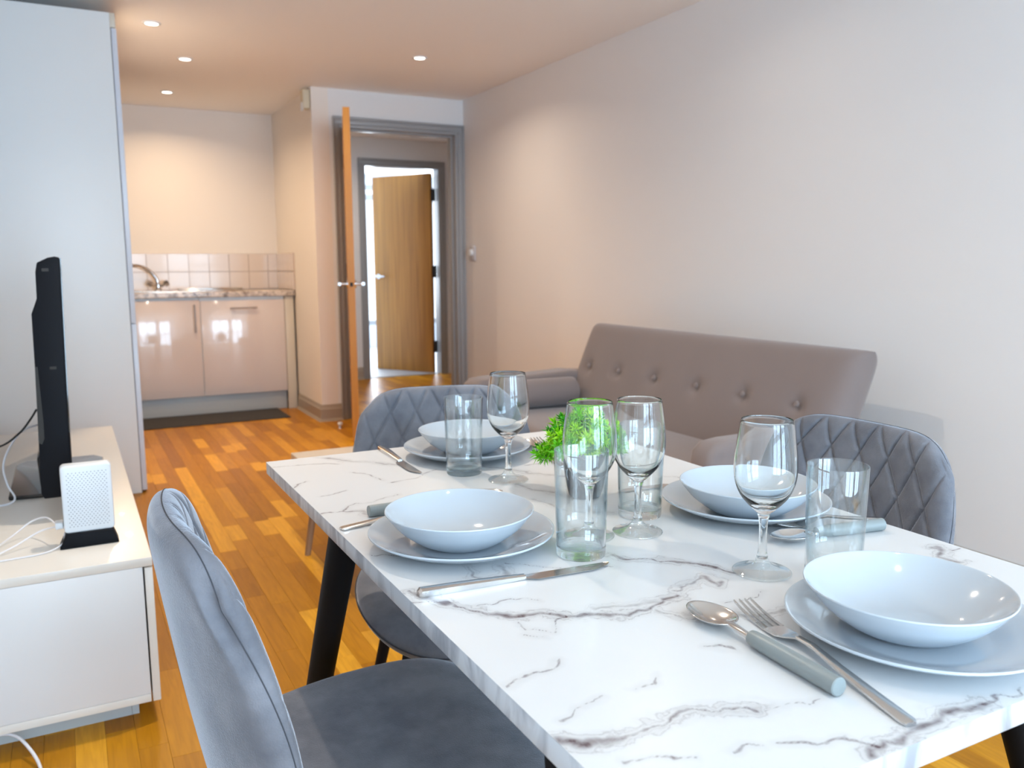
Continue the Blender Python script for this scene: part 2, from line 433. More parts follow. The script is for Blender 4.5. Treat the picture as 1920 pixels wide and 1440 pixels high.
#SECTION structure
# ------------------------------------------------------------------ room shell
mbox('ceiling', XL - 0.1, 5.2, YF - 0.1, 11.4, ZC, ZC + 0.1, 'ceiling_paint', kind=ST)
mbox('wall_left', XL - 0.1, XL, YF - 0.1, YK + 0.1, 0, ZC, 'wall_paint', kind=ST)
mbox('wall_right', XR, XR + 0.1, YF - 0.1, YD + 0.1, 0, ZC, 'wall_paint', kind=ST)
wb = mbox('wall_back', XL - 0.1, 1.581, YK, YK + 0.1, 0, ZC, 'wall_paint_lamp_warmed', kind=ST)
DX0, DX1, DZ = 1.795, 2.655, 2.075      # door opening
ws = mbox('wall_side', 1.581, 1.70, YD, YK + 0.1, 0, ZC, 'wall_paint_lamp_warmed', kind=ST)
bm = B(); box(bm, 1.70, DX0 - 0.02, YD, YD + 0.10, 0, ZC); box(bm, DX1 + 0.02, XR, YD, YD + 0.10, 0, ZC); box(bm, DX0 - 0.02, DX1 + 0.02, YD, YD + 0.10, DZ + 0.02, ZC)
make('wall_doorway', bm, 'wall_paint', kind=ST)
# window wall behind the camera with two pairs of glazed doors
bm = B(); zt = 2.14
box(bm, XL, -0.33, YF - 0.1, YF, 0, ZC); box(bm, 1.35, 1.55, YF - 0.1, YF, 0, ZC)
box(bm, -0.33, 1.35, YF - 0.1, YF, zt + 0.05, ZC); box(bm, 1.55, XR, YF - 0.1, YF, zt + 0.05, ZC)
make('wall_front', bm, 'wall_paint', kind=ST)
for k, (xa, xb, panes) in enumerate(((-0.33, 1.35, WIN[:2]), (1.55, XR, WIN[2:]))):
    wn = bpy.data.objects.new('window_%d' % (k + 1), None); COL.objects.link(wn); wn.location = ((xa + xb) / 2, YF - 0.05, 0); wn['kind'] = ST
    bm = B(); y0, y1 = YF - 0.07, YF + 0.03
    box(bm, xa, xb, y0, y1, zt, zt + 0.05); box(bm, xa, xb, y0, y1, 0, 0.08); box(bm, xa, xb, y0, y1, 1.06, 1.11)
    xs = [xa] + [v for p in panes for v in p] + [xb]
    for i in range(0, len(xs), 2): box(bm, xs[i], xs[i + 1], y0, y1, 0.0801, zt - 0.0001)
    make('window_frame', bm, 'grey_gloss_paint', wn)
    for (a, b) in panes:
        mbox('pane', a, b, YF - 0.035, YF - 0.028, 0.08, zt, 'window_glass', wn)
# hall and bedroom beyond
mbox('wall_hall_left', 1.25, 1.35, YK + 0.1, 8.0, 0, ZC, 'wall_paint', kind=ST)
mbox('wall_hall_right', 4.2, 4.3, YD + 0.1, 8.0, 0, ZC, 'wall_paint', kind=ST)
mbox('wall_hall_front', XR + 0.1, 4.2, YD, YD + 0.1, 0, ZC, 'wall_paint', kind=ST)
IX0, IX1, IZ = 2.625, 3.385, 2.065
bm = B(); box(bm, 1.25, IX0 - 0.02, 8.0, 8.1, 0, ZC); box(bm, IX1 + 0.02, 4.3, 8.0, 8.1, 0, ZC); box(bm, IX0 - 0.02, IX1 + 0.02, 8.0, 8.1, IZ + 0.02, ZC)
make('wall_hall_back', bm, 'wall_paint', kind=ST)
mbox('wall_bedroom_left', 2.2, 2.3, 8.1, 11.3, 0, ZC, 'bedroom_wall', kind=ST)
mbox('wall_bedroom_right', 5.1, 5.2, 8.1, 11.3, 0, ZC, 'bedroom_wall', kind=ST)
bm = B(); box(bm, 2.3, 5.1, 11.2, 11.3, 0, 0.30); box(bm, 2.3, 5.1, 11.2, 11.3, 2.2, ZC)
make('wall_bedroom_back', bm, 'bedroom_wall', kind=ST)
wn = bpy.data.objects.new('window_3', None); COL.objects.link(wn); wn.location = (3.7, 11.25, 0.3); wn['kind'] = ST
bm = B(); box(bm, 2.3, 5.1, 11.2, 11.28, 0.3, 0.36); box(bm, 2.3, 5.1, 11.2, 11.28, 2.0, 2.07); box(bm, 2.3, 5.1, 11.2, 11.28, 2.14, 2.2)
for x in (2.3, 2.95, 4.25, 5.04): box(bm, x, x + 0.06, 11.2, 11.28, 0.36, 2.0)
make('window_frame', bm, 'grey_gloss_paint', wn)
mbox('pane', 2.36, 5.04, 11.235, 11.241, 0.36, 2.14, 'window_glass', wn)
mbox('floor_bedroom', 2.2, 5.2, 8.03, 11.3, -0.1, 0.006, 'carpet_pale', kind=ST)

# floor: sub-floor with individual oak strips
fl = mbox('floor', XL - 0.1, 4.3, YF - 0.1, 8.02, -0.1, -0.002, 'subfloor', kind=ST)
def strip_mesh(L, wd):
    bm = B(); g = 0.0002; c = 0.0004; h = 0.0
    x0, x1, y0, y1 = g, wd - g, g, L - g
    lo = [bm.verts.new(p) for p in ((x0, y0, -0.006), (x1, y0, -0.006), (x1, y1, -0.006), (x0, y1, -0.006))]
    mi = [bm.verts.new(p) for p in ((x0, y0, -c), (x1, y0, -c), (x1, y1, -c), (x0, y1, -c))]
    hi = [bm.verts.new(p) for p in ((x0 + c, y0 + c, 0), (x1 - c, y0 + c, 0), (x1 - c, y1 - c, 0), (x0 + c, y1 - c, 0))]
    for a, b in ((lo, mi), (mi, hi)):
        for i in range(4): bm.faces.new((a[i], a[(i + 1) % 4], b[(i + 1) % 4], b[i]))
    bm.faces.new(hi)
    return from_bm(bm)
LENS = [0.22, 0.30, 0.38, 0.46, 0.58, 0.74]
STRIP_W = 0.065
strips = []
nx = int((4.25 - XL) / STRIP_W) + 1
x_start = 0.530 - STRIP_W * 3 * 5
k = 0
x = x_start
while x < 4.2:
    board = k // 3
    gap = 0.0012 if k % 3 == 0 else 0.0
    y = YF - random.random() * 0.4
    ymax = 8.02
    while y < ymax:
        L = random.choice(LENS)
        if x < 1.58 and y > YK: break
        if not (x > 1.7 and False):
            strips.append((x, y, L, board, k % 3))
        y += L + (0.0)
    x += STRIP_W; k += 1
def proj(p):
    d = Vector(p) - Vector((0, 0, CAM_H)); z = d.dot(CF)
    if z < 0.1: return None
    return 960 + 1577.4 * d.dot(CR) / z, 720 - 1577.4 * d.dot(CU) / z, z
def seen(s):
    x, y, L = s[:3]
    for t in (0, .5, 1):
        q = proj((x + STRIP_W / 2, y + L * t, 0))
        if q and -40 < q[0] < 1960 and 500 < q[1] < 1480 and not (q[1] > 1000 and q[0] > 900 and q[0] < 1750): return q[2]
    return None
vis = []; rest = []
for s in strips:
    d = seen(s)
    cx = s[0]
    if d is not None and -0.2 < cx < 2.6 and s[1] < 6.9: vis.append((d, s))
    else: rest.append(s)
vis.sort(key=lambda a: a[0])
rest += [s for d, s in vis[300:]]; vis = vis[:300]
mesh_of = {L: strip_mesh(L, STRIP_W) for L in LENS}
for L in LENS:
    mesh_of[L].materials.append(MATS['floor_wood'])
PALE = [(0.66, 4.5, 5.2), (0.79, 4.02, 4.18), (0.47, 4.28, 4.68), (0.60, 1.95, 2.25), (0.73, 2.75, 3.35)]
for d, s in vis:
    x, y, L, board, kk = s
    o = bpy.data.objects.new('wood_block', mesh_of[L]); COL.objects.link(o); o.parent = fl; o.location = (x, y, 0)
    v = min(1, max(0, random.gauss(0.42, 0.20)))
    if random.random() < 0.13: v = 0.95
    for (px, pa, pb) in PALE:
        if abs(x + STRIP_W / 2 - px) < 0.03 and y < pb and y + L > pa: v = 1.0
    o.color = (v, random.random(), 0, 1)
bm = B()
for s in rest:
    x, y, L = s[:3]; y1 = min(y + L, 8.02)
    if y1 - y < 0.02: continue
    box(bm, x + .0004, x + STRIP_W - .0004, y + .0004, y1 - .0004, -0.006, 0)
o = make('wood_blocks', bm, 'floor_wood_stuff', fl, kind='stuff')

# trims and baseboards
def arch(name, x0, x1, z1, yface, wdt, out, mat, sgn=-1):
    """stepped architrave round an opening, proud of the wall face"""
    t = bpy.data.objects.new(name, None); COL.objects.link(t); t.location = ((x0 + x1) / 2, yface, 0); t['kind'] = ST
    for (a, b, th, nm) in ((0.0, wdt * 0.30, out * 0.55, 'inner_moulding'), (wdt * 0.30, wdt * 0.78, out * 0.78, 'architrave'), (wdt * 0.78, wdt, out, 'outer_moulding')):
        bm = B(); ya, yb = sorted((yface, yface + sgn * th))
        box(bm, x0 - b, x0 - a, ya, yb, 0, z1 + a); box(bm, x1 + a, x1 + b, ya, yb, 0, z1 + a); box(bm, x0 - b, x1 + b, ya, yb, z1 + a, z1 + b)
        make(nm, bm, mat, t, True, 0.003)
    return t
t1 = arch('trim_1', DX0, DX1, DZ, YD, 0.072, 0.022, 'grey_gloss_paint')
bm = B()
box(bm, DX0 - 0.02, DX0, YD, YD + 0.12, 0, DZ + 0.02); box(bm, DX1, DX1 + 0.02, YD, YD + 0.12, 0, DZ + 0.02); box(bm, DX0, DX1, YD, YD + 0.12, DZ, DZ + 0.02)
make('door_lining', bm, 'grey_gloss_paint', t1)
bm = B(); box(bm, DX0, DX0 + 0.012, YD + 0.045, YD + 0.10, 0, DZ); box(bm, DX1 - 0.012, DX1, YD + 0.045, YD + 0.10, 0, DZ); box(bm, DX0 + 0.012, DX1 - 0.012, YD + 0.045, YD + 0.10, DZ - 0.012, DZ)
make('door_stop_bead', bm, 'grey_gloss_paint', t1)
t2 = arch('trim_2', IX0, IX1, IZ, 8.0, 0.072, 0.020, 'grey_gloss_paint')
bm = B()
box(bm, IX0 - 0.02, IX0, 8.0, 8.12, 0, IZ + 0.02); box(bm, IX1, IX1 + 0.02, 8.0, 8.12, 0, IZ + 0.02); box(bm, IX0, IX1, 8.0, 8.12, IZ, IZ + 0.02)
make('door_lining', bm, 'grey_gloss_paint', t2)
def skirting(name, pts, mat, h=0.12):
    """profiled baseboard along a floor polyline; pts = [(x,y,nx,ny)...] corner points with outward normals"""
    t = bpy.data.objects.new(name, None); COL.objects.link(t); t.location = (pts[0][0], pts[0][1], 0); t['kind'] = ST
    def run(bm, d, z0, z1, d2=None):
        d2 = d if d2 is None else d2
        A = []
        for (x, y, ax, ay) in pts:
            A.append([bm.verts.new(v) for v in ((x, y, z0), (x + ax * d, y + ay * d, z0), (x + ax * d2, y + ay * d2, z1), (x, y, z1))])
        for a, b in zip(A, A[1:]):
            for i in range(4): bm.faces.new((a[i], a[(i + 1) % 4], b[(i + 1) % 4], b[i]))
        bm.faces.new(A[0]); bm.faces.new(A[-1][::-1])
        return bm
    make('board', run(run(B(), 0.016, 0.0, h * 0.72), 0.016, h * 0.7201, h * 0.80, 0.010), mat, t)
    make('top_moulding', run(B(), 0.010, h * 0.8001, h, 0.005), mat, t)
    make('floor_bead', run(B(), 0.030, 0.0, 0.018, 0.018), mat, t)
    return t
skirting('baseboard_side', [(1.581, 6.60, -1, 0), (1.581, YD, -1, -1), (DX0 - 0.073, YD, 0, -1)], 'taupe_gloss_paint')
skirting('baseboard_right', [(XR, YD - 0.03, -1, 0), (XR, YF + 0.001, -1, 0)], 'taupe_gloss_paint')
skirting('baseboard_hall', [(1.36, 8.0, 0, -1), (IX0 - 0.073, 8.0, 0, -1)], 'taupe_gloss_paint')

# doors -----------------------------------------------------------------
def lever_handle(parent, p, nrm, along, mat='chrome'):
    """rose + neck + lever on a leaf face; p is the face point, nrm outwards, along = lever direction"""
    p = Vector(p); nrm = Vector(nrm).normalized(); al = Vector(along).normalized()
    h = make('handle', tube(tube(B(), [p, p + nrm * 0.009], 0.026, 20), [p + nrm * 0.008, p + nrm * 0.05], 0.009, 12), mat, parent, True)
    e = p + nrm * 0.052
    make('lever', tube(B(), catmull([e - al * 0.012, e, e + al * 0.05, e + al * 0.105, e + al * 0.115 - nrm * 0.012], 4), 0.0105, 12), mat, h, True)
    return h
def door_leaf(name, hinge, ang, L, H, facing):
    """leaf from the hinge point along ang"""
    d = bpy.data.objects.new(name, None); COL.objects.link(d); d.location = (hinge[0], hinge[1], 0); d['kind'] = ST
    Mx = Matrix.Translation((hinge[0], hinge[1], 0)) @ Matrix.Rotation(ang, 4, 'Z')
    make('door_leaf', box(B(), 0.0, L, -0.021, 0.021, 0.008, H, Mx), 'oak_veneer', d, True, 0.0015)
    make('lipping', box(B(), L, L + 0.004, -0.021, 0.021, 0.008, H, Mx), 'oak_edge', d)
    return d, Mx
ang = math.atan2(5.09 - 5.925, 1.565 - 1.812)
d1, Mx = door_leaf('door_1', (1.812, 5.925), ang, 0.862, 2.058, -1)
for s in (1, -1):
    n = (Mx.to_3x3() @ Vector((0, s, 0))); a = Mx.to_3x3() @ Vector((-1, 0, 0))
    lever_handle(d1, Mx @ Vector((0.805, s * 0.021, 1.0)), n, a)
make('lock_hole', box(B(), 0.8655, 0.8675, -0.009, 0.009, 0.985, 1.01, Mx), 'dark_slot', d1)
for z in (0.32, 1.08, 1.84):
    make('hinge', box(box(B(), -0.008, 0.004, -0.026, 0.020, z - 0.05, z + 0.05, Mx), -0.012, 0.0, 0.018, 0.030, z - 0.05, z + 0.05, Mx), 'dark_slot', d1, True, 0.002)
ang2 = math.atan2(8.70 - 8.06, 2.955 - 3.345)
d2, Mx2 = door_leaf('door_2', (3.345, 8.085), ang2, 0.745, 2.035, 1)
n = Mx2.to_3x3() @ Vector((0, 1, 0)); a = Mx2.to_3x3() @ Vector((-1, 0, 0))
if n.y > 0: n = -n; sgn = -1
else: sgn = 1
lever_handle(d2, Mx2 @ Vector((0.69, sgn * 0.021, 1.0)), n, a)
for z in (0.28, 1.05, 1.82):
    make('hinge', box(B(), -0.035, 0.006, -0.022, 0.010, z - 0.06, z + 0.06, Mx2), 'dark_slot', d2, True, 0.002)

# ceiling spotlights -------------------------------------------------------
labels = ['recessed ceiling spotlight nearest the tall white cabinet', 'middle recessed spotlight of the kitchen row, lit warm',
          'recessed spotlight closest to the kitchen back wall', 'lone recessed spotlight in the ceiling in front of the doorway',
          'recessed ceiling spotlight over the far end of the marble table', 'recessed ceiling spotlight above the sofa', 'recessed ceiling spotlight over the window end of the room', 'added unseen spotlight that brightens the hall beyond the doorway']
cap_bm = lathe(B(), [(0.0, -0.004), (0.030, -0.004), (0.030, 0.0)], 32)
glow_me = from_bm(cap_bm); glow_me.materials.append(MATS['lamp_glow'])
ring_me = from_bm(lathe(B(), smooth_prof([(0.030, 0.0), (0.031, -0.005), (0.038, -0.007), (0.044, -0.003), (0.045, 0.0)], 3), 32)); ring_me.materials.append(MATS['white_plastic'])
for p in ring_me.polygons: p.use_smooth = True
for i, ((x, y), c, pw) in enumerate(DOWN):
    z = ZC
    t = thing('ceiling_spotlight', labels[i], 'light', (x, y, z), 0, 'recessed ceiling spotlights')
    for nm, me in (('lamp', glow_me), ('trim_ring', ring_me)):
        o = bpy.data.objects.new(nm, me); COL.objects.link(o); o.parent = t
    area_light('spotlight_beam', (x, y, z - 0.012), (0, 0, 0), 0.055, 0.055, pw, c, 'DISK', math.radians(150))

#SECTION kitchen
# ------------------------------------------------------------------ backsplash tiles
TZ0, TS = 0.930, 0.1425
mbox('grout_bed', XL + 0.7, 1.581, YK - 0.004, YK, TZ0, TZ0 + 2 * TS, 'grout', wb)
mbox('grout_bed', 1.577, 1.581, 6.60, YK, TZ0, TZ0 + 2 * TS, 'grout', ws)
tm = from_bm(box(B(), 0.0020, 0.1525, -0.006, 0.0, 0.0020, TS - 0.0020)); tm.materials.append(MATS['tile_ceramic'])
for j in range(2):
    for i in range(8):
        o = bpy.data.objects.new('tile', tm); COL.objects.link(o); o.parent = wb; o.location = (1.497 - 0.1545 * (i + 1), YK - 0.0038, TZ0 + j * TS)
        o.rotation_euler = (random.uniform(-.004, .004), 0, random.uniform(-.004, .004))
    o = mbox('tile', 1.499, 1.576, YK - 0.0098, YK - 0.0038, TZ0 + j * TS + .002, TZ0 + (j + 1) * TS - .002, 'tile_ceramic', wb)
    for i in range(4):
        y1 = YK - 0.012 - 0.1455 * i
        mbox('tile', 1.571, 1.5772, max(y1 - 0.1433, 6.602), y1 - .0012, TZ0 + j * TS + .002, TZ0 + (j + 1) * TS - .002, 'tile_ceramic', ws)

def frame_plate(bm, x0, x1, y0, y1, z0, z1, hx0, hx1, hy0, hy1):
    """one plate with a rectangular cut-out"""
    out = []
    for z in (z0, z1):
        o4 = [bm.verts.new((x, y, z)) for x, y in ((x0, y0), (x1, y0), (x1, y1), (x0, y1))]
        i4 = [bm.verts.new((x, y, z)) for x, y in ((hx0, hy0), (hx1, hy0), (hx1, hy1), (hx0, hy1))]
        for i in range(4):
            j = (i + 1) % 4; bm.faces.new((o4[i], o4[j], i4[j], i4[i]))
        out.append((o4, i4))
    for q in (0, 1):
        a, b = out[0][q], out[1][q]
        for i in range(4):
            j = (i + 1) % 4; bm.faces.new((a[i], a[j], b[j], b[i]))
    return bm
# base units
YFK = 6.62
sink_unit = thing('kitchen_base_cabinet', 'high gloss kitchen base cabinet under the sink with a vertical bar handle', 'cabinet', (0.55, 6.9, 0), 0, 'kitchen base cabinets')
mbox('carcass', 0.20, 0.868, YFK + 0.022, YK - 0.012, 0.145, 0.780, 'panel_white', sink_unit)
mbox('front_rail', 0.20, 0.868, YFK + 0.022, YFK + 0.040, 0.7805, 0.885, 'panel_white', sink_unit)
dr = mbox('door', 0.26, 0.871, YFK, YFK + 0.020, 0.148, 0.868, 'kitchen_gloss', sink_unit, 0.0015)
make('handle', tube(tube(tube(B(), [(0.832, YFK - 0.028, 0.628), (0.832, YFK - 0.028, 0.835)], 0.0065, 12), [(0.832, YFK, 0.66), (0.832, YFK - 0.028, 0.66)], 0.004, 8), [(0.832, YFK, 0.80), (0.832, YFK - 0.028, 0.80)], 0.004, 8), 'bar_handle', dr, True)
cab2 = thing('kitchen_base_cabinet', 'high gloss kitchen base unit with a horizontal bar handle near its top', 'cabinet', (1.19, 6.9, 0), 0, 'kitchen base cabinets')
mbox('carcass', 0.872, 1.494, YFK + 0.022, YK - 0.012, 0.145, 0.885, 'panel_white', cab2)
dr = mbox('door', 0.876, 1.492, YFK, YFK + 0.020, 0.148, 0.860, 'kitchen_gloss', cab2, 0.0015)
make('handle', tube(tube(tube(B(), [(1.085, YFK - 0.028, 0.802), (1.283, YFK - 0.028, 0.802)], 0.0065, 12), [(1.11, YFK, 0.802), (1.11, YFK - 0.028, 0.802)], 0.004, 8), [(1.26, YFK, 0.802), (1.26, YFK - 0.028, 0.802)], 0.004, 8), 'bar_handle', dr, True)
fp = mbox('filler_panel', 1.497, 1.566, YFK + 0.004, YFK + 0.024, 0.0, 0.884, 'filler_cream', None, 0.001)
tagp(fp, 'narrow cream filler panel closing the gap between base units and side wall', 'panel')
kb = mbox('kickboard', 0.20, 1.494, YFK + 0.045, YFK + 0.060, 0.0, 0.143, 'kickboard_grey', None, 0.001)
tagp(kb, 'pale grey kickboard running under the kitchen base cabinets', 'kickboard')
wt = make('worktop', frame_plate(B(), 0.20, 1.578, YFK - 0.022, YK - 0.012, 0.888, 0.926, 0.352, 0.728, 6.702, 7.008), 'worktop_granite', None, True, 0.006, 3)
tagp(wt, 'speckled stone-look kitchen worktop holding the steel sink', 'worktop')
# sink
sk = thing('kitchen_sink', 'stainless steel inset sink with drainer in the speckled worktop', 'sink', (0.85, 6.88, 0.926))
make('rim', frame_plate(B(), 0.30, 1.28, 6.67, 7.12, 0.926, 0.932, 0.36, 0.72, 6.71, 7.00), 'steel', sk, True, 0.002)
bm = B(); box(bm, 0.358, 0.722, 6.708, 7.002, 0.790, 0.794)
for a in ((0.358, 0.362, 6.708, 7.002), (0.718, 0.722, 6.708, 7.002), (0.362, 0.718, 6.708, 6.712), (0.362, 0.718, 6.998, 7.002)): box(bm, a[0], a[1], a[2], a[3], 0.794, 0.926)
make('bowl', bm, 'steel', sk)
bm = B()
for i in range(9): box(bm, 0.80, 1.22, 6.72 + i * 0.04, 6.735 + i * 0.04, 0.932, 0.9355)
make('drainer_ribs', bm, 'steel', sk, True, 0.001)
mbox('upstand', 0.78, 1.27, 7.09, 7.115, 0.932, 0.945, 'steel', sk, 0.003)
# tap
bz_tap = 0.9335
tp = thing('kitchen_tap', 'chrome swan neck mixer tap with two cross knobs behind the sink', 'tap', (0.627, 7.06, 0.932))
bx, by, bz = 0.635, 7.06, bz_tap
make('body', lathe(B(), smooth_prof([(0.0, 0.0), (0.030, 0.0), (0.030, 0.006), (0.020, 0.016), (0.019, 0.045), (0.014, 0.06), (0.0, 0.062)], 4), 28, (bx, by, bz)), 'chrome', tp, True)
make('spout', tube(B(), catmull([(bx, by, bz + 0.05), (bx - 0.012, by, bz + 0.095), (bx - 0.055, by - 0.005, bz + 0.150), (bx - 0.125, by - 0.02, bz + 0.185), (bx - 0.19, by - 0.035, bz + 0.188), (bx - 0.215, by - 0.04, bz + 0.165)], 6), 0.0135, 14), 'chrome', tp, True)
for s in (1, -1):
    k_ = make('knob', tube(tube(B(), [(bx, by, bz + 0.025), (bx + s * 0.048, by - 0.010, bz + 0.048)], 0.013, 14), [(bx + s * 0.046, by - 0.010, bz + 0.047), (bx + s * 0.074, by - 0.014, bz + 0.062)], [0.026, 0.022], 8), 'chrome', tp, True)
# mat
mt = make('kitchen_mat', box(B(), 0.30, 1.415, 6.205, 6.66, 0.0, 0.007), 'mat_dark', None, True, 0.003)
tagp(mt, 'long dark grey runner mat on the floor before the sink cabinets', 'mat')

# tall cabinet ---------------------------------------------------------------
tc_ = thing('tall_cabinet', 'tall white larder cabinet whose plain side panel faces the dining table', 'cabinet', (-0.03, 5.3, 0))
mbox('side_panel', XL + 0.002, 0.2665, 4.462, 4.482, 0.0, 2.272, 'panel_white', tc_, 0.001)
mbox('carcass', XL + 0.002, 0.258, 4.4825, 6.30, 0.10, 2.262, 'panel_white', tc_)
mbox('dark_joint', 0.258, 0.2668, 4.4825, 6.30, 0.01, 2.262, 'unit_dark_gap', tc_)
mbox('lower_door', 0.2695, 0.2925, 4.463, 5.06, 0.012, 0.838, 'door_edge_white', tc_, 0.0015)
mbox('upper_door', 0.2695, 0.2925, 4.463, 5.06, 0.842, 2.205, 'door_edge_white', tc_, 0.0015)
mbox('lower_door', 0.2695, 0.2925, 5.064, 5.66, 0.012, 0.838, 'door_edge_white', tc_, 0.0015)
mbox('upper_door', 0.2695, 0.2925, 5.064, 5.66, 0.842, 2.205, 'door_edge_white', tc_, 0.0015)
mbox('top_cap', 0.2668, 0.290, 4.463, 5.66, 2.208, 2.272, 'filler_cream', tc_, 0.0015)

# small wall things -----------------------------------------------------------
ps = thing('motion_sensor', 'small cream alarm motion sensor high on the pillar corner', 'sensor', (1.555, 5.99, 2.20))
make('housing', box(B(), 1.528, 1.581, 5.955, 6.015, 2.185, 2.315), 'detector_cream', ps, True, 0.010, 3)
make('lens', tube(B(), catmull([(1.530, 5.962, 2.20), (1.524, 5.985, 2.20), (1.530, 6.008, 2.20)], 3), 0.012, 10, (2.6, 0.5)), 'white_plastic', ps, True)
sw = thing('thermostat', 'small grey room thermostat on the right wall by the doorway', 'thermostat', (XR, 5.79, 1.20))
make('plate', box(B(), XR - 0.010, XR, 5.745, 5.835, 1.145, 1.255), 'switch_grey', sw, True, 0.004)
make('dial', tube(B(), [(XR - 0.010, 5.79, 1.205), (XR - 0.034, 5.79, 1.205)], [0.027, 0.023], 24), 'white_plastic', sw, True)
sa = thing('smoke_alarm', 'flat round smoke alarm on the hall ceiling beyond the doorway', 'smoke alarm', (2.98, 7.55, ZC))
make('housing', lathe(B(), smooth_prof([(0.0, -0.035), (0.045, -0.034), (0.058, -0.022), (0.060, -0.008), (0.060, 0.0)], 3), 36, (2.98, 7.55, ZC)), 'switch_grey', sa, True)
ds = thing('door_stop', 'little white rubber door stop on the floor at the pillar', 'door stop', (1.615, 5.62, 0))
make('post', lathe(B(), [(0.0, 0.0), (0.014, 0.0), (0.012, 0.006), (0.008, 0.012), (0.008, 0.028), (0.0, 0.028)], 20, (1.615, 5.62, 0)), 'chrome', ds, True)
make('buffer', lathe(B(), smooth_prof([(0.0, 0.020), (0.015, 0.022), (0.017, 0.033), (0.012, 0.042), (0.0, 0.044)], 3), 20, (1.615, 5.62, 0)), 'white_plastic', ds, True)

#SECTION furniture
# ------------------------------------------------------------------ tv unit
tu = thing('tv_unit', 'low glossy white television cabinet along the left wall', 'cabinet', (-0.08, 3.06, 0))
X1 = 0.139; YA, YB = 2.130, 4.05
mbox('top_board', XL + 0.003, X1, YA, YB, 0.398, 0.420, 'unit_gloss', tu, 0.001)
mbox('side_panel', XL + 0.003, 0.1165, YA + 0.0005, YA + 0.018, 0.0745, 0.3975, 'unit_side', tu, 0.0008)
mbox('side_panel', XL + 0.003, 0.1165, YB - 0.018, YB, 0.0745, 0.3975, 'unit_side', tu, 0.0008)
mbox('bottom_board', XL + 0.003, 0.1165, YA, YB, 0.054, 0.074, 'unit_gloss', tu, 0.001)
mbox('back_panel', XL + 0.003, XL + 0.010, YA + 0.02, YB - 0.02, 0.075, 0.397, 'unit_side', tu)
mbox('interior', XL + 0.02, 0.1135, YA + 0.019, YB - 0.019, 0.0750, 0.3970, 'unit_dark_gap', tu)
for i in range(3):
    a = YA + i * (YB - YA) / 3
    mbox('drawer_front', 0.1205, 0.1385, a + 0.001, a + (YB - YA) / 3 - 0.002, 0.053, 0.3935, 'unit_gloss', tu, 0.001)
mbox('plinth', -0.31, 0.073, 2.192, 2.208, 0.0, 0.0535, 'kickboard_grey', tu)
mbox('plinth', 0.0735, 0.090, 2.192, 3.98, 0.0, 0.0535, 'kickboard_grey', tu)

# television
tv = thing('television', 'black flat television seen edge-on, standing on the glossy white unit', 'television', (-0.05, 3.1, 0.42))
TY0, TY1 = 2.55, 3.67
bm = prism(B(), [(-0.026, 0.490), (-0.020, 0.56), (-0.0195, 0.640), (-0.008, 1.137), (-0.020, 1.140), (-0.036, 1.137), (-0.062, 1.124), (-0.067, 1.10), (-0.069, 1.03), (-0.084, 0.990), (-0.0865, 0.850), (-0.094, 0.60), (-0.0965, 0.505), (-0.090, 0.490)], 'y', TY0, TY1)
make('rear_casing', bm, 'black_plastic', tv, True, 0.003)
bm = prism(B(), [(-0.0255, 0.494), (-0.0195, 0.56), (-0.019, 0.640), (-0.0075, 1.136), (-0.0055, 1.136), (-0.0165, 0.640), (-0.0175, 0.56), (-0.0235, 0.494)], 'y', TY0 + 0.002, TY1 - 0.002)
make('screen', bm, 'black_gloss', tv, False)
for z in (1.105, 0.845):
    mbox('vent_slot', -0.052, -0.036, TY0 - 0.0006, TY0 + 0.004, z - 0.004, z + 0.004, 'dark_slot', tv)
bm = prism(B(), [(-0.0862, 0.850), (-0.0800, 0.850), (-0.0770, 0.70), (-0.0780, 0.655), (-0.0845, 0.640), (-0.0925, 0.645), (-0.0885, 0.76)], 'y', TY0 - 0.0007, TY0 + 0.01)
make('port_recess', bm, 'dark_slot', tv)
make('stand_neck', prism(B(), [(-0.050, 0.430), (-0.112, 0.430), (-0.116, 0.520), (-0.100, 0.545), (-0.06, 0.545)], 'y', 2.96, 3.26), 'black_gloss', tv, True, 0.004)
bm = prism(B(), [(-0.195, 2.865), (0.045, 2.835), (0.078, 2.90), (0.078, 3.33), (0.05, 3.38), (-0.165, 3.38), (-0.195, 3.33)], 'z', 0.4205, 0.433)
make('stand_base', bm, 'black_gloss', tv, True, 0.004)

# router
rt = thing('wifi_router', 'small white perforated router on a black foot at the unit corner', 'router', (0.012, 2.32, 0.42))
make('foot', prism(B(), [(-0.058, 0.4205), (0.077, 0.4205), (0.0715, 0.437), (0.064, 0.4575), (-0.040, 0.4575), (-0.050, 0.437)], 'y', 2.286, 2.345), 'black_plastic', rt, True, 0.003)
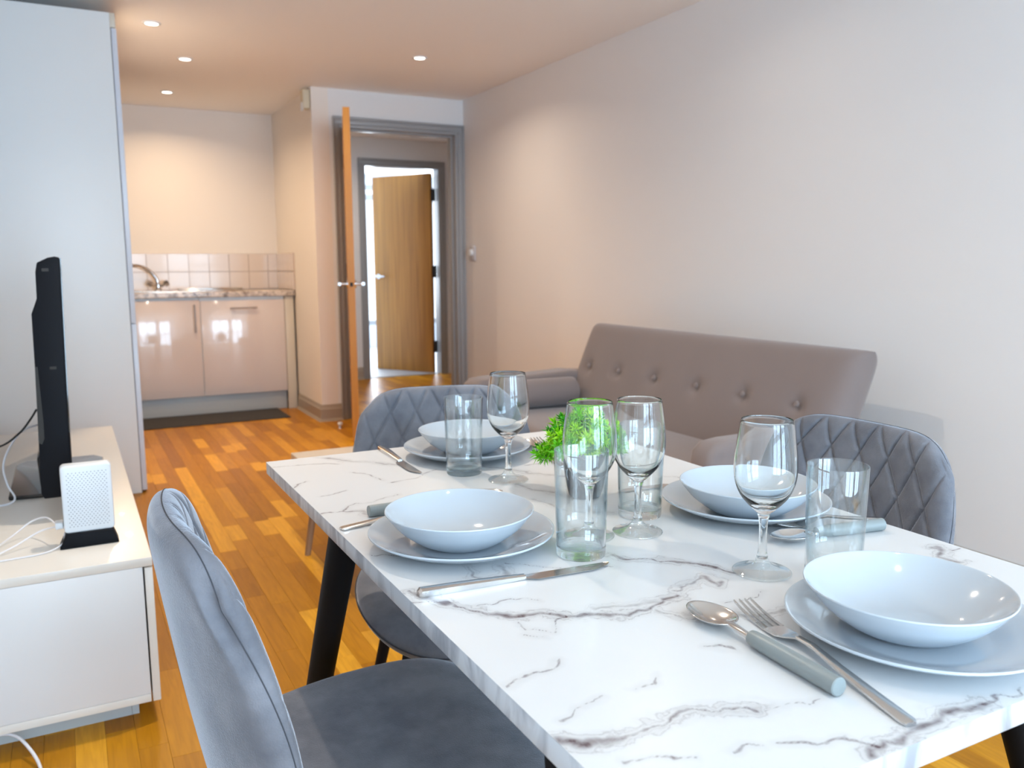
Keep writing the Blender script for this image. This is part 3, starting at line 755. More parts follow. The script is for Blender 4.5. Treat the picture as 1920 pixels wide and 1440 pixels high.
# rounded body
def rrect(x0, x1, z0, z1, r, n=5):
    out = []
    for cx, cz, a0 in ((x1 - r, z1 - r, 0), (x0 + r, z1 - r, 90), (x0 + r, z0 + r, 180), (x1 - r, z0 + r, 270)):
        for i in range(n + 1):
            a = math.radians(a0 + 90 * i / n); out.append((cx + r * math.cos(a), cz + r * math.sin(a)))
    return out
make('body', prism(B(), rrect(-0.0445, 0.0695, 0.4575, 0.628, 0.010), 'y', 2.292, 2.332), 'white_plastic', rt, True, 0.005, 3)
bm = B()
for i in range(22):
    for j in range(26):
        if (i + j) % 2: continue
        x = -0.031 + i * 0.0042; z = 0.474 + j * 0.0054
        if x > 0.059: continue
        lathe_pts = [bm.verts.new((x + 0.00105 * math.cos(a), 2.2912, z + 0.00105 * math.sin(a))) for a in [math.pi / 3 * q for q in range(6)]]
        bk = [bm.verts.new((v.co.x, 2.2925, v.co.z)) for v in lathe_pts]
        bm.faces.new(lathe_pts)
        for q in range(6): bm.faces.new((lathe_pts[q], lathe_pts[(q + 1) % 6], bk[(q + 1) % 6], bk[q]))
make('speaker_holes', bm, 'hole_grey', rt, kind='stuff')
mbox('side_slot', -0.0452, -0.0440, 2.305, 2.318, 0.475, 0.575, 'dark_slot', rt)
c1 = thing('white_power_cable', 'white cable looping from the plug at the router side', 'cable', (-0.07, 2.45, 0.4205))
make('cord', tube(B(), catmull([(-0.060, 2.335, 0.4725), (-0.085, 2.40, 0.478), (-0.12, 2.44, 0.462), (-0.165, 2.42, 0.435), (-0.22, 2.33, 0.4232), (-0.30, 2.27, 0.4232)], 8), 0.0020, 8), 'cord_white', c1, True)
make('cord', tube(B(), catmull([(-0.060, 2.330, 0.4700), (-0.10, 2.36, 0.455), (-0.16, 2.33, 0.432), (-0.23, 2.27, 0.4232), (-0.30, 2.26, 0.4232)], 8), 0.0020, 8), 'cord_white', c1, True)
make('cord', tube(B(), catmull([(-0.045, 2.325, 0.452), (-0.052, 2.30, 0.432), (-0.09, 2.275, 0.4232), (-0.16, 2.262, 0.4232), (-0.28, 2.25, 0.4232)], 8), 0.0018, 8), 'cord_white', c1, True)
make('plug', box(B(), -0.064, -0.0455, 2.314, 2.346, 0.466, 0.482), 'white_plastic', c1, True, 0.002)
c2 = make('white_television_cable', tube(B(), catmull([(-0.105, 2.98, 0.625), (-0.145, 2.94, 0.618), (-0.180, 2.90, 0.580), (-0.200, 2.86, 0.53), (-0.192, 2.84, 0.475), (-0.176, 2.83, 0.438), (-0.190, 2.82, 0.4235), (-0.24, 2.80, 0.4235), (-0.32, 2.80, 0.4235)], 8), 0.0028, 8), 'cord_white', None, True)
tagp(c2, 'white cable hanging from the television back down onto the unit', 'cable')
c3 = make('black_television_cable', tube(B(), catmull([(-0.096, 2.70, 0.715), (-0.115, 2.70, 0.685), (-0.145, 2.71, 0.648), (-0.20, 2.72, 0.612), (-0.335, 2.76, 0.58)], 8), 0.0028, 8), 'rubber_black', None, True)
tagp(c3, 'thin black cable arching from the television back to the left wall', 'cable')
c4 = make('floor_cord', tube(B(), catmull([(-0.32, 2.03, 0.0045), (-0.26, 2.12, 0.03), (-0.213, 2.15, 0.045), (-0.175, 2.14, 0.04), (-0.145, 2.09, 0.025), (-0.125, 2.03, 0.01), (-0.12, 1.96, 0.0045), (-0.15, 1.86, 0.0045), (-0.24, 1.80, 0.0045)], 8), 0.0038, 10), 'cord_white', None, True)
tagp(c4, 'white cord looping on the wooden floor in front of the television unit', 'cable')

# ------------------------------------------------------------------ coffee table
ct = thing('coffee_table', 'low cream topped coffee table in front of the sofa, mostly behind the dining table', 'table', (1.02, 2.85, 0))
mbox('tabletop', 0.745, 1.28, 2.59, 3.300, 0.352, 0.378, 'coffee_white', ct, 0.002)
for (x, y, sx, sy) in ((0.80, 3.09, -1, 1), (1.22, 3.09, 1, 1), (0.80, 2.80, -1, -1), (1.22, 2.80, 1, -1)):
    make('leg', tube(B(), [(x, y, 0.352), (x + sx * 0.040, y + sy * 0.065, 0.0)], [0.017, 0.0115], 14), 'leg_wood', ct, True)

# ------------------------------------------------------------------ sofa
SY0, SY1 = 1.945, 3.545
so = thing('sofa', 'brown-grey button-backed sofa bed standing against the right wall', 'sofa', (2.1, 2.78, 0))
def slab(name, quad, y0, y1, parent, mat, n1=60, n2=150, puff=0.02, tufts=None, nb=5):
    """cushion slab: quad = (frontbottom, fronttop, reartop, rearbottom) in x-z; front face puffed and tufted"""
    fb, ft, rt_, rb = [np.array(q, float) for q in quad]
    def cosp(n): 
        t = np.linspace(0, 1, n); return 0.5 - 0.5 * np.cos(np.pi * t)
    s = cosp(n1)[:, None]; t = cosp(n2)[None, :]
    e = (1 - np.abs(2 * s - 1) ** 14) ** 0.5 * (1 - np.abs(2 * t - 1) ** 30) ** 0.5
    mid0 = (fb + rb) / 2; mid1 = (ft + rt_) / 2
    hx = (fb - rb) / 2
    cx = mid0[0] + (mid1[0] - mid0[0]) * s; cz = mid0[1] + (mid1[1] - mid0[1]) * s
    yy = y0 + (y1 - y0) * t + 0 * s
    nn = hx / np.linalg.norm(hx); hl = np.linalg.norm(hx) + 0 * s
    pf = puff * (1 - (2 * s - 1) ** 2) * (1 - (2 * t - 1) ** 8)
    d = hl * e + pf
    if tufts:
        L = np.linalg.norm(ft - fb)
        for (ty, ts, dep, rad) in tufts:
            r2 = ((yy - ty) ** 2 + ((s - ts) * L) ** 2)
            d = d - dep * np.exp(-r2 / (2 * rad ** 2)) - dep * 0.5 * np.exp(-np.sqrt(r2) / (rad * 2.6))
    F_ = np.stack([cx + nn[0] * d, yy, cz + nn[1] * d], -1)
    d2 = hl * e
    Bk_ = np.stack([cx - nn[0] * d2 + 0 * yy, yy, cz - nn[1] * d2 + 0 * yy], -1)
    return link_mesh(name, two_sided(F_, Bk_), mat, parent, True)
TY = [3.46, 3.21, 2.94, 2.66, 2.39, 2.12]
slab('backrest', ((2.155, 0.375), (2.352, 0.842), (2.482, 0.782), (2.300, 0.330)), SY0 - 0.005, SY1 + 0.055, so, 'sofa_fabric', 70, 200, 0.012,
     [(y, 0.52, 0.016, 0.022) for y in TY])
for y in TY:
    c = Vector((2.2485, y, 0.620)); n_ = Vector((-0.92, 0, 0.39))
    make('button', lathe(B(), [(0.0, -0.004), (0.010, -0.003), (0.012, 0.0), (0.009, 0.004), (0.0, 0.006)], 16), 'sofa_fabric', so, True, local=True)
    o = so.children[-1]; o.location = c - Vector(so.location); o.rotation_euler = n_.to_track_quat('Z', 'Y').to_euler()
slab('seat_cushion', ((1.68, 0.435), (2.27, 0.405), (2.27, 0.27), (1.68, 0.27)), SY0 + 0.055, SY1 - 0.02, so, 'sofa_fabric', 50, 90, 0.008)
mbox('base', 1.72, 2.40, SY0 + 0.05, SY1 - 0.01, 0.17, 0.272, 'sofa_fabric', so, 0.01)
def arm(y0, y1):
    pts = [(1.665, 0.20), (2.36, 0.20), (2.36, 0.575), (2.20, 0.590), (1.95, 0.580), (1.76, 0.578), (1.70, 0.572), (1.668, 0.545), (1.660, 0.50)]
    q = prism(B(), pts, 'y', y0, y1)
    return make('arm', q, 'sofa_fabric', so, True, 0.028, 5)
arm(1.895, 2.000); arm(3.535, 3.69)
for (x, y) in ((1.76, 1.99), (1.76, 3.50), (2.36, 1.99), (2.36, 3.50)):
    make('leg', tube(B(), [(x, y, 0.20), (x, y, 0.0)], [0.025, 0.016], 14), 'leg_wood', so, True)
def bolster(y, label):
    pr_ = smooth_prof([(0.0, -0.215), (0.045, -0.215), (0.060, -0.205), (0.066, -0.19), (0.067, -0.1), (0.068, 0.0), (0.067, 0.1), (0.066, 0.19), (0.060, 0.205), (0.045, 0.215), (0.0, 0.215)], 4)
    o = make('bolster_cushion', lathe(B(), pr_, 36), 'sofa_fabric', None, True)
    o.rotation_euler = (0, math.radians(90), 0); o.location = (1.955, y, 0.505)
    tagp(o, label, 'cushion', 'bolster cushions on the sofa')
bolster(3.462, 'round grey bolster cushion lying against the far left arm of the sofa')

# ------------------------------------------------------------------ dining table
ZT = 0.735
TX0, TX1, TYA, TYB = 0.320, 1.030, 0.398, 1.633
dt = thing('dining_table', 'rectangular marble print dining table on splayed black metal legs', 'table', ((TX0 + TX1) / 2, (TYA + TYB) / 2, 0))
def unp(px, py, z=ZT):
    d = CR * ((px - 960) / 1577.4) + CU * ((720 - py) / 1577.4) + CF
    s = (z - CAM_H) / d.z; return d.x * s, d.y * s
SM = [  # smoky veins (pixel polylines of the print), strength
 ([(771,1110),(814,1122),(860,1137),(905,1147),(967,1156),(1012,1150),(1060,1154),(1112,1151),(1165,1154),(1219,1143),(1240,1135),(1246,1125),(1282,1117)], 1.0),
 ([(1110,1139),(1165,1137),(1240,1128)], 0.45),
 ([(1150,1040),(1176,1048),(1219,1048),(1272,1054),(1325,1061),(1378,1074)], 1.0),
 ([(1267,1106),(1293,1096),(1320,1080),(1341,1098),(1351,1090)], 0.7),
 ([(1240,1148),(1300,1160),(1378,1150),(1420,1156),(1474,1143)], 0.6),
 ([(1054,1390),(1097,1396),(1139,1388),(1198,1369),(1240,1351),(1293,1340),(1357,1332),(1431,1326)], 0.95),
 ([(1638,1420),(1660,1393),(1686,1393),(1718,1367),(1761,1356),(1771,1340),(1803,1332),(1846,1321)], 0.9),
 ([(1746,1026),(1763,1026),(1769,1037),(1774,1042),(1761,1043),(1780,1049),(1797,1053)], 0.8),
 ([(615,858),(636,862),(657,866),(700,867),(740,872)], 0.5),
 ([(875,1061),(884,1083),(916,1085),(947,1076),(937,1059)], 0.55),
 ([(893,873),(940,877),(990,887),(1040,892),(1100,896)], 0.6),
 ([(960,905),(1010,918),(1043,925),(1060,930)], 0.5),
 ([(1000,935),(1040,950),(1080,958),(1150,962)], 0.35),
 ([(657,959),(680,960),(697,968),(720,975)], 0.5),
]
FN = [
 [(970,1168),(991,1183),(1037,1186),(1049,1162),(1056,1152)], [(985,1192),(1019,1195)], [(1367,1130),(1399,1122),(1420,1118),(1431,1109)],
 [(956,1290),(975,1276),(996,1266),(1025,1254)], [(1030,1250),(1051,1236)], [(1049,1351),(1070,1338),(1091,1321),(1134,1305)], [(1187,1287),(1219,1279),(1235,1268)],
 [(1431,1326),(1470,1321),(1511,1319),(1540,1310)], [(1166,1420),(1240,1422),(1275,1424),(1309,1431)], [(1368,1412),(1383,1396),(1431,1398)], [(1458,1393),(1538,1397),(1591,1390),(1644,1406)],
 [(1846,1321),(1872,1303),(1895,1298),(1920,1288)], [(1320,1215),(1345,1213),(1368,1214)],
 [(584,857),(615,858)], [(509,876),(536,874),(568,872),(605,869),(633,870)], [(599,963),(626,959),(642,957),(657,949),(680,943),(712,937),(745,927)], [(642,957),(657,959)],
 [(599,932),(626,925),(647,920)], [(552,916),(559,909),(579,903)], [(944,1054),(985,1060),(1023,1064),(1095,1068),(1150,1062)], [(695,1041),(748,1043)],
 [(1780,1031),(1803,1029)], [(900,1135),(950,1125),(1000,1128)], [(1243,893),(1262,892),(1290,898)], [(760,1128),(800,1124),(850,1130)], [(985,873),(1015,866),(1045,864)],
 [(1180,905),(1215,915),(1250,918)], [(730,905),(780,895),(815,880)], [(660,885),(690,890),(720,900)],
]
NXg, NYg = 285, 495
gx = np.linspace(TX0, TX1, NXg); gy = np.linspace(TYA, TYB, NYg)
GX, GY = np.meshgrid(gx, gy, indexing='ij')
def vnoise(cell, seed):
    r_ = np.random.default_rng(seed); nx_ = int((TX1 - TX0) / cell) + 4; ny_ = int((TYB - TYA) / cell) + 4
    g_ = r_.standard_normal((nx_, ny_)); fx = (GX - TX0) / cell; fy = (GY - TYA) / cell
    ix = fx.astype(int); iy = fy.astype(int); tx = fx - ix; ty = fy - iy
    tx = tx * tx * (3 - 2 * tx); ty = ty * ty * (3 - 2 * ty)
    return (g_[ix, iy] * (1 - tx) + g_[ix + 1, iy] * tx) * (1 - ty) + (g_[ix, iy + 1] * (1 - tx) + g_[ix + 1, iy + 1] * tx) * ty
WX = 0.0030 * vnoise(0.03, 1) + 0.0020 * vnoise(0.013, 2) + 0.0010 * vnoise(0.006, 3)
WY = 0.0030 * vnoise(0.03, 4) + 0.0020 * vnoise(0.013, 5) + 0.0010 * vnoise(0.006, 6)
UX, UY = GX + WX, GY + WY
def seg_dist(poly):
    P_ = [unp(*q) for q in poly]; best = np.full(GX.shape, 9.0)
    for (ax, ay), (bx_, by_) in zip(P_, P_[1:]):
        vx, vy = bx_ - ax, by_ - ay; L2 = vx * vx + vy * vy + 1e-12
        tt = np.clip(((UX - ax) * vx + (UY - ay) * vy) / L2, 0, 1)
        best = np.minimum(best, np.hypot(UX - ax - tt * vx, UY - ay - tt * vy))
    return best
dsm = np.full(GX.shape, 9.0); ssm = np.zeros(GX.shape)
for poly, st in SM:
    d_ = seg_dist(poly); mk = d_ < dsm; ssm = np.where(mk, st, ssm); dsm = np.minimum(dsm, d_)
dfn = np.full(GX.shape, 9.0)
for poly in FN: dfn = np.minimum(dfn, seg_dist(poly))
vv, qq = grid_mesh(np.stack([GX, GY, np.full(GX.shape, ZT)], -1))
me = bpy.data.meshes.new('mesh'); me.vertices.add(len(vv)); me.vertices.foreach_set('co', vv.astype(np.float32).ravel())
me.loops.add(len(qq) * 4); me.loops.foreach_set('vertex_index', qq.astype(np.int32).ravel())
me.polygons.add(len(qq)); me.polygons.foreach_set('loop_start', np.arange(0, len(qq) * 4, 4, dtype=np.int32)); me.update(calc_edges=True)
ca = me.attributes.new('vein', 'FLOAT_COLOR', 'POINT')
ca.data.foreach_set('color', np.stack([np.clip(dfn / 0.03, 0, 1), np.clip(dsm / 0.04, 0, 1), ssm, np.ones_like(ssm)], -1).reshape(-1).astype(np.float32))
ttop = link_mesh('tabletop_surface', me, 'marble', dt, False)
mbox('tabletop_board', TX0 + 0.0003, TX1 - 0.0003, TYA + 0.0003, TYB - 0.0003, ZT - 0.023, ZT - 0.0002, 'marble_edge', dt, 0.0008)
for ya in (TYA + 0.26, TYB - 0.29): mbox('cross_bar', TX0 + 0.10, TX1 - 0.10, ya, ya + 0.03, ZT - 0.05, ZT - 0.0235, 'black_metal', dt)
for (tx, ty, fx, fy) in ((0.395, 1.335, 0.325, 1.555), (0.955, 1.335, 1.025, 1.555), (0.375, 0.60, 0.305, 0.40), (0.975, 0.60, 1.045, 0.40)):
    top = Vector((tx, ty, ZT - 0.0235)); ft = Vector((fx, fy, 0.0))
    lg = make('leg', tube(B(), [top, ft + (top - ft) * 0.012], [0.0275, 0.0185], 20), 'black_metal', dt, True)

# ------------------------------------------------------------------ dining chairs
def diamond(s, t, wd, ht):
    a = s / wd + t / ht; b = s / wd - t / ht
    f = lambda v: np.abs(np.sin(np.pi * v))
    p = np.minimum(f(a), f(b))
    return 1 - np.exp(-p / 0.16)
def make_chair(label):
    """local frame: sitter faces +x, origin on the floor under the seat centre"""
    t = thing('dining_chair', label, 'chair', (0, 0, 0), 0, 'dining chairs round the marble table')
    n1, n2 = 210, 170
    def cosp(n, k=0.75):
        q = np.linspace(-1, 1, n); return np.sign(q) * (k * np.abs(q) + (1 - k) * np.sin(np.abs(q) * np.pi / 2))
    u = cosp(n1, 0.55)[:, None]; v = cosp(n2, 0.6)[None, :]
    v01 = (v + 1) / 2
    # outline: superellipse corners at the top, straight towards the seat
    hw = 0.168 + 0.052 * (1 - np.exp(-v01 / 0.24))
    sq = 1 - np.clip((v01 - 0.35) / 0.65, 0, 1) ** 4 * 0.16
    Y = u * hw * sq
    top = 0.829 - 0.062 * np.abs(u) ** 6
    z0 = 0.395
    Z = z0 + (top - z0) * v01
    lean = -0.192 - 0.060 * v01 ** 1.1 + 0.02 * (1 - v01) ** 4
    wrap = 0.062 * np.abs(u) ** 2.2 * (0.12 + 0.88 * np.sin(np.pi * np.clip(v01 * 0.75 + 0.1, 0, 1)))
    Xc = lean + wrap + 0 * Y
    Zc = Z + 0 * Y
    Yc = Y + 0 * Z
    Pm = np.stack([Xc, Yc, Zc], -1)
    du = np.gradient(Pm, axis=0); dv = np.gradient(Pm, axis=1)
    N = np.cross(du, dv); N /= np.linalg.norm(N, axis=-1, keepdims=True) + 1e-9
    if N[n1 // 2, n2 // 2, 0] < 0: N = -N
    e = (1 - np.abs(u) ** 12) ** 0.5 * (1 - np.abs(v) ** 14) ** 0.5
    h = 0.0225 * e
    arc = u * hw * 1.06
    q = diamond(arc + 0 * v, (Z - 0.42) + 0 * u, 0.072, 0.118)
    fade = np.clip((1 - np.abs(u)) / 0.20, 0, 1) * np.clip((1 - v) / 0.07, 0, 1)
    qd = 0.0070 * (q - 1) * fade
    F_ = Pm + N * (h + qd)[..., None]; Bk = Pm - N * (h * 1.1)[..., None]
    link_mesh('backrest', two_sided(F_, Bk), 'velvet', t, True, local=True)
    # piping seam round the edge
    def seam_pt(i, j, k): return Pm[i, j] - N[i, j] * 0.0 + 0
    # seat pad (polar superellipse)
    nr, nt = 26, 96
    rho = np.sin(np.linspace(0, math.pi / 2, nr))[:, None]; th = np.linspace(0, 2 * math.pi, nt)[None, :]
    ex = 2 / 3.2
    cx = np.sign(np.cos(th)) * np.abs(np.cos(th)) ** ex; cy = np.sign(np.sin(th)) * np.abs(np.sin(th)) ** ex
    X = rho * cx * 0.238 + 0.030; wY = 0.228 - 0.022 * np.clip(-cx, 0, 1) 
    Ys = rho * cy * wY
    zmid = 0.428 + 0.020 * (np.abs(Ys) / 0.22) ** 2.5 + 0.055 * np.clip((-X - 0.07) / 0.14, 0, 1) ** 2 - 0.020 * np.clip((X - 0.12) / 0.12, 0, 1.2) ** 2
    ee = (1 - rho ** 9) ** 0.5
    up = np.stack([X, Ys, zmid + 0.030 * ee], -1); lo = np.stack([X, Ys, zmid - 0.034 * ee], -1)
    link_mesh('seat', two_sided(up, lo), 'velvet', t, True, local=True)
    pts = [(float(X[-1, k]) * 1.0, float(Ys[-1, k]) * 1.0, float(zmid[-1, k])) for k in range(0, nt)]
    pts = [(x + 0.0015 * (1 if x > 0 else -1), y + 0.0015 * (1 if y > 0 else -1), z) for x, y, z in pts]
    make('seat_piping', tube(B(), pts, 0.0014, 6), 'seam_dark', t, True, local=True)
    # back edge seam
    ring = []
    j1 = n2 - 1
    for j in range(6, n2, 4): ring.append(Pm[0, j])
    for i in range(0, n1, 5): ring.append(Pm[i, j1])
    for j in range(n2 - 1, 6, -4): ring.append(Pm[n1 - 1, j])
    make('back_piping', tube(B(), [tuple(p) for p in ring], 0.0008, 6), 'seam_dark', t, True, local=True)
    for sx in (1, -1):
        for sy in (1, -1):
            make('leg', tube(B(), [(sx * 0.125 + 0.01, sy * 0.125, 0.412), (sx * 0.20 + 0.01, sy * 0.205, 0.0)], [0.0155, 0.0095], 14), 'black_metal', t, True, local=True)
    bm = B(); box(bm, -0.13, 0.15, -0.014, 0.014, 0.388, 0.400); box(bm, -0.004, 0.024, -0.14, 0.14, 0.3865, 0.3885)
    make('seat_bracket', bm, 'black_metal', t, local=True)
    return t
G = 'dining chairs round the marble table'
chA = make_chair('grey velvet dining chair nearest the camera, seen from its plain back')
chA.location = (0.336, 1.035, 0); chA.rotation_euler = (0, 0, math.radians(0))
chB = copy_thing(chA, (0.708, 1.575, 0), math.radians(-90 - 13), 'grey quilted velvet chair at the far end of the table, by the coffee table', G)
chC = copy_thing(chA, (1.008, 1.012, 0), math.radians(180), 'grey quilted velvet chair on the right side, against the bare wall', G)

#SECTION tableware
# ------------------------------------------------------------------ crockery
def plate_mesh(R=0.1255):
    p = [(0, 0.0), (0.072, 0.0), (0.076, 0.0015), (0.100, 0.0085), (0.116, 0.0155), (R - 0.0008, 0.0205), (R, 0.0222), (R - 0.0012, 0.0232), (0.114, 0.0185), (0.098, 0.0118), (0.076, 0.0058), (0.068, 0.0048), (0, 0.0045)]
    return from_bm(lathe(B(), [p[0]] + smooth_prof(p[1:-1], 4) + [p[-1]], 96))
def bowl_mesh(R=0.100):
    p = [(0, 0.0), (0.044, 0.0), (0.048, 0.001), (0.064, 0.0095), (0.082, 0.0235), (0.094, 0.0375), (R - 0.001, 0.0445), (R, 0.0462), (R - 0.0014, 0.0470), (0.0918, 0.0385), (0.0795, 0.0262), (0.062, 0.0130), (0.044, 0.0055), (0.032, 0.0042), (0, 0.0040)]
    return from_bm(lathe(B(), [p[0]] + smooth_prof(p[1:-1], 4) + [p[-1]], 96))
pm = plate_mesh(); bmh = bowl_mesh()
def put(name, me, mat, loc, label, cat, group, rot=(0, 0, 0)):
    o = bpy.data.objects.new(name, me); COL.objects.link(o)
    if not me.materials: me.materials.append(MATS[mat])
    for p in me.polygons: p.use_smooth = True
    o.location = loc; o.rotation_euler = rot
    return tagp(o, label, cat, group)
SET = [((0.4521, 1.0072), (0.4475, 1.003), 'front left setting by the near velvet chair'),
       ((0.6865, 1.4965), (0.694, 1.506), 'farthest setting before the far chair'),
       ((0.8983, 0.9422), (0.886, 0.925), 'right setting behind the foremost wine glass'),
       ((0.736, 0.527), (0.735, 0.537), 'nearest setting cut by the photo edge')]
for (p, b_, where) in SET:
    put('dinner_plate', pm, 'ceramic', (p[0], p[1], ZT + 0.0003), 'pale grey dinner plate, ' + where, 'plate', 'grey dinner plates on the table')
    put('soup_bowl', bmh, 'ceramic', (b_[0], b_[1], ZT + 0.0052), 'pale grey deep bowl, ' + where, 'bowl', 'grey bowls on the dinner plates')

# wine glasses and tumblers
def wine_meshes():
    foot = smooth_prof([(0.0, 0.0016), (0.026, 0.0010), (0.034, 0.0), (0.0355, 0.0012), (0.0345, 0.0026), (0.030, 0.0036), (0.022, 0.0056), (0.014, 0.0092), (0.0088, 0.0140), (0.0068, 0.0175), (0.0, 0.0180)], 5)
    stem = smooth_prof([(0.0, 0.0182), (0.0066, 0.0184), (0.0052, 0.028), (0.0048, 0.045), (0.0050, 0.058), (0.0060, 0.068), (0.0074, 0.0742), (0.0, 0.0744)], 5)
    out = smooth_prof([(0.0, 0.0746), (0.0078, 0.0750), (0.018, 0.0842), (0.0285, 0.0965), (0.0352, 0.112), (0.0374, 0.127), (0.0368, 0.145), (0.0342, 0.167), (0.0312, 0.1885)], 5)
    inn = smooth_prof([(0.0312, 0.1885), (0.0308, 0.1893), (0.0303, 0.1886), (0.0331, 0.167), (0.0356, 0.145), (0.0361, 0.127), (0.0339, 0.1125), (0.0272, 0.0985), (0.0168, 0.0885), (0.0075, 0.0840), (0.0, 0.0830)], 5)
    return [('foot', from_bm(lathe(B(), foot, 72)), 'glass_foot'), ('stem', from_bm(lathe(B(), stem, 40)), 'glass_stem'), ('bowl', from_bm(lathe(B(), out + inn[1:], 72)), 'glass_bowl')]
def tumbler_meshes():
    wall = [(0.0322, 0.0135), (0.0332, 0.05), (0.0345, 0.10), (0.0353, 0.1385)] + smooth_prof([(0.0353, 0.1385), (0.0348, 0.1402), (0.0340, 0.1390)], 3)[1:] + [(0.0330, 0.10), (0.0316, 0.05), (0.0306, 0.0140)]
    base = smooth_prof([(0.0, 0.0008), (0.028, 0.0), (0.0312, 0.0012), (0.0322, 0.004), (0.0325, 0.0130)], 4) + smooth_prof([(0.0305, 0.0138), (0.026, 0.0118), (0.015, 0.0105), (0.0, 0.0102)], 4)
    return [('wall', from_bm(lathe(B(), wall, 72, closed=True)), 'glass_tumbler'), ('base', from_bm(lathe(B(), base, 72)), 'glass_base')]
wm = wine_meshes(); tm_ = tumbler_meshes()
for (x, y), lab in (((0.6667, 1.2815), 'wine glass on the left beside the farthest tumbler'),
                    ((0.622, 0.953), 'wine glass standing right behind the front left tumbler'),
                    ((0.6921, 0.9354), 'wine glass just right of the green plant, before a tumbler'),
                    ((0.732, 0.7345), 'foremost wine glass, between the right bowl and the nearest bowl')):
    t = thing('wine_glass', 'clear stemmed ' + lab, 'wine glass', (x, y, ZT + 0.0003), 0, 'empty wine glasses on the table')
    for nm, me, mt_ in wm: put(nm, me, mt_, (0, 0, 0), None, None, None).parent = t
for (x, y), lab in (((0.620, 1.366), 'straight clear tumbler in front of the farthest plate'),
                    ((0.5720, 0.8955), 'straight clear tumbler nearest the front left plate'),
                    ((0.7435, 1.0000), 'straight clear tumbler behind the wine glass right of the plant'),
                    ((0.790, 0.677), 'straight clear tumbler touching the view of the nearest bowl')):
    t = thing('tumbler', lab, 'glass', (x, y, ZT + 0.0003), 0, 'straight tumblers on the table')
    for nm, me, mt_ in tm_: put(nm, me, mt_, (0, 0, 0), None, None, None).parent = t

# ------------------------------------------------------------------ cutlery
def strip_solid(bm, sec):
    """sec: list of (x, halfwidth, zbottom, ztop, crown) along +x"""
    rings = []
    for (x, hw, zb, zt_, cr) in sec:
        pts = [(-hw, zb), (-hw * 0.6, zb - cr * 0.0), (hw * 0.6, zb), (hw, zb), (hw, zt_ - 0.0003), (hw * 0.6, zt_ + cr), (-hw * 0.6, zt_ + cr), (-hw, zt_ - 0.0003)]
        rings.append([bm.verts.new((x, y, z)) for y, z in pts])
    for a, b in zip(rings, rings[1:]):
        for i in range(8): bm.faces.new((a[i], a[(i + 1) % 8], b[(i + 1) % 8], b[i]))
    bm.faces.new(rings[0]); bm.faces.new(rings[-1][::-1]); return bm
def cut_thing(name, label, cat, p0, p1, lift=0.0, group=None, pitch=0.0):
    t = thing(name, label, cat, (p0[0], p0[1], ZT + lift), math.atan2(p1[1] - p0[1], p1[0] - p0[0]), group)
    if pitch: t.rotation_mode = 'XYZ'; t.rotation_euler = (0, -pitch, t.rotation_euler.z)
    return t
def knife(label, p0, p1):
    L = math.hypot(p1[0] - p0[0], p1[1] - p0[1]); k_ = L / 0.235
    t = cut_thing('table_knife', label, 'knife', p0, p1, 0.0002, 'steel table knives')
    hl = 0.125 * k_
    strip_solid_b = strip_solid(B(), [(0, 0.0060, 0, 0.0045, 0.0008), (0.003, 0.0078, 0, 0.0075, 0.0010), (0.05 * k_, 0.0072, 0, 0.0070, 0.0010), (0.10 * k_, 0.0056, 0.0, 0.0055, 0.0010), (hl, 0.0046, 0.0008, 0.0045, 0.0008)])
    make('handle', strip_solid_b, 'steel', t, True, local=True)
    b = B(); pts_top = []; n = 16
    rows = []
    for i in range(n + 1):
        s = i / n; x = hl - 0.002 + s * (L - hl + 0.002)
        back = 0.0045 + 0.0015 * math.sin(math.pi * min(1, s * 3)) * 0
        edge = -(0.0045 + 0.0085 * min(1, s / 0.12)) if s < 0.72 else -(0.0130 - 0.0135 * ((s - 0.72) / 0.28) ** 1.8)
        if s > 0.98: edge = 0.0015
        th = 0.0011 * (1 - 0.5 * s)
        zc = 0.0022
        rows.append([b.verts.new((x, back, zc - th)), b.verts.new((x, back, zc + th)), b.verts.new((x, edge, zc + 0.0001)), b.verts.new((x, edge, zc - 0.0001))])
    for a, c in zip(rows, rows[1:]):
        for i in range(4): b.faces.new((a[i], a[(i + 1) % 4], c[(i + 1) % 4], c[i]))
    b.faces.new(rows[0]); b.faces.new(rows[-1][::-1])
    make('blade', b, 'steel', t, False, local=True)
    return t
def handle_curve(L, x0=0.0):
    return [(x0, 0.0048, 0.0085, 0.0100, 0.0004)]
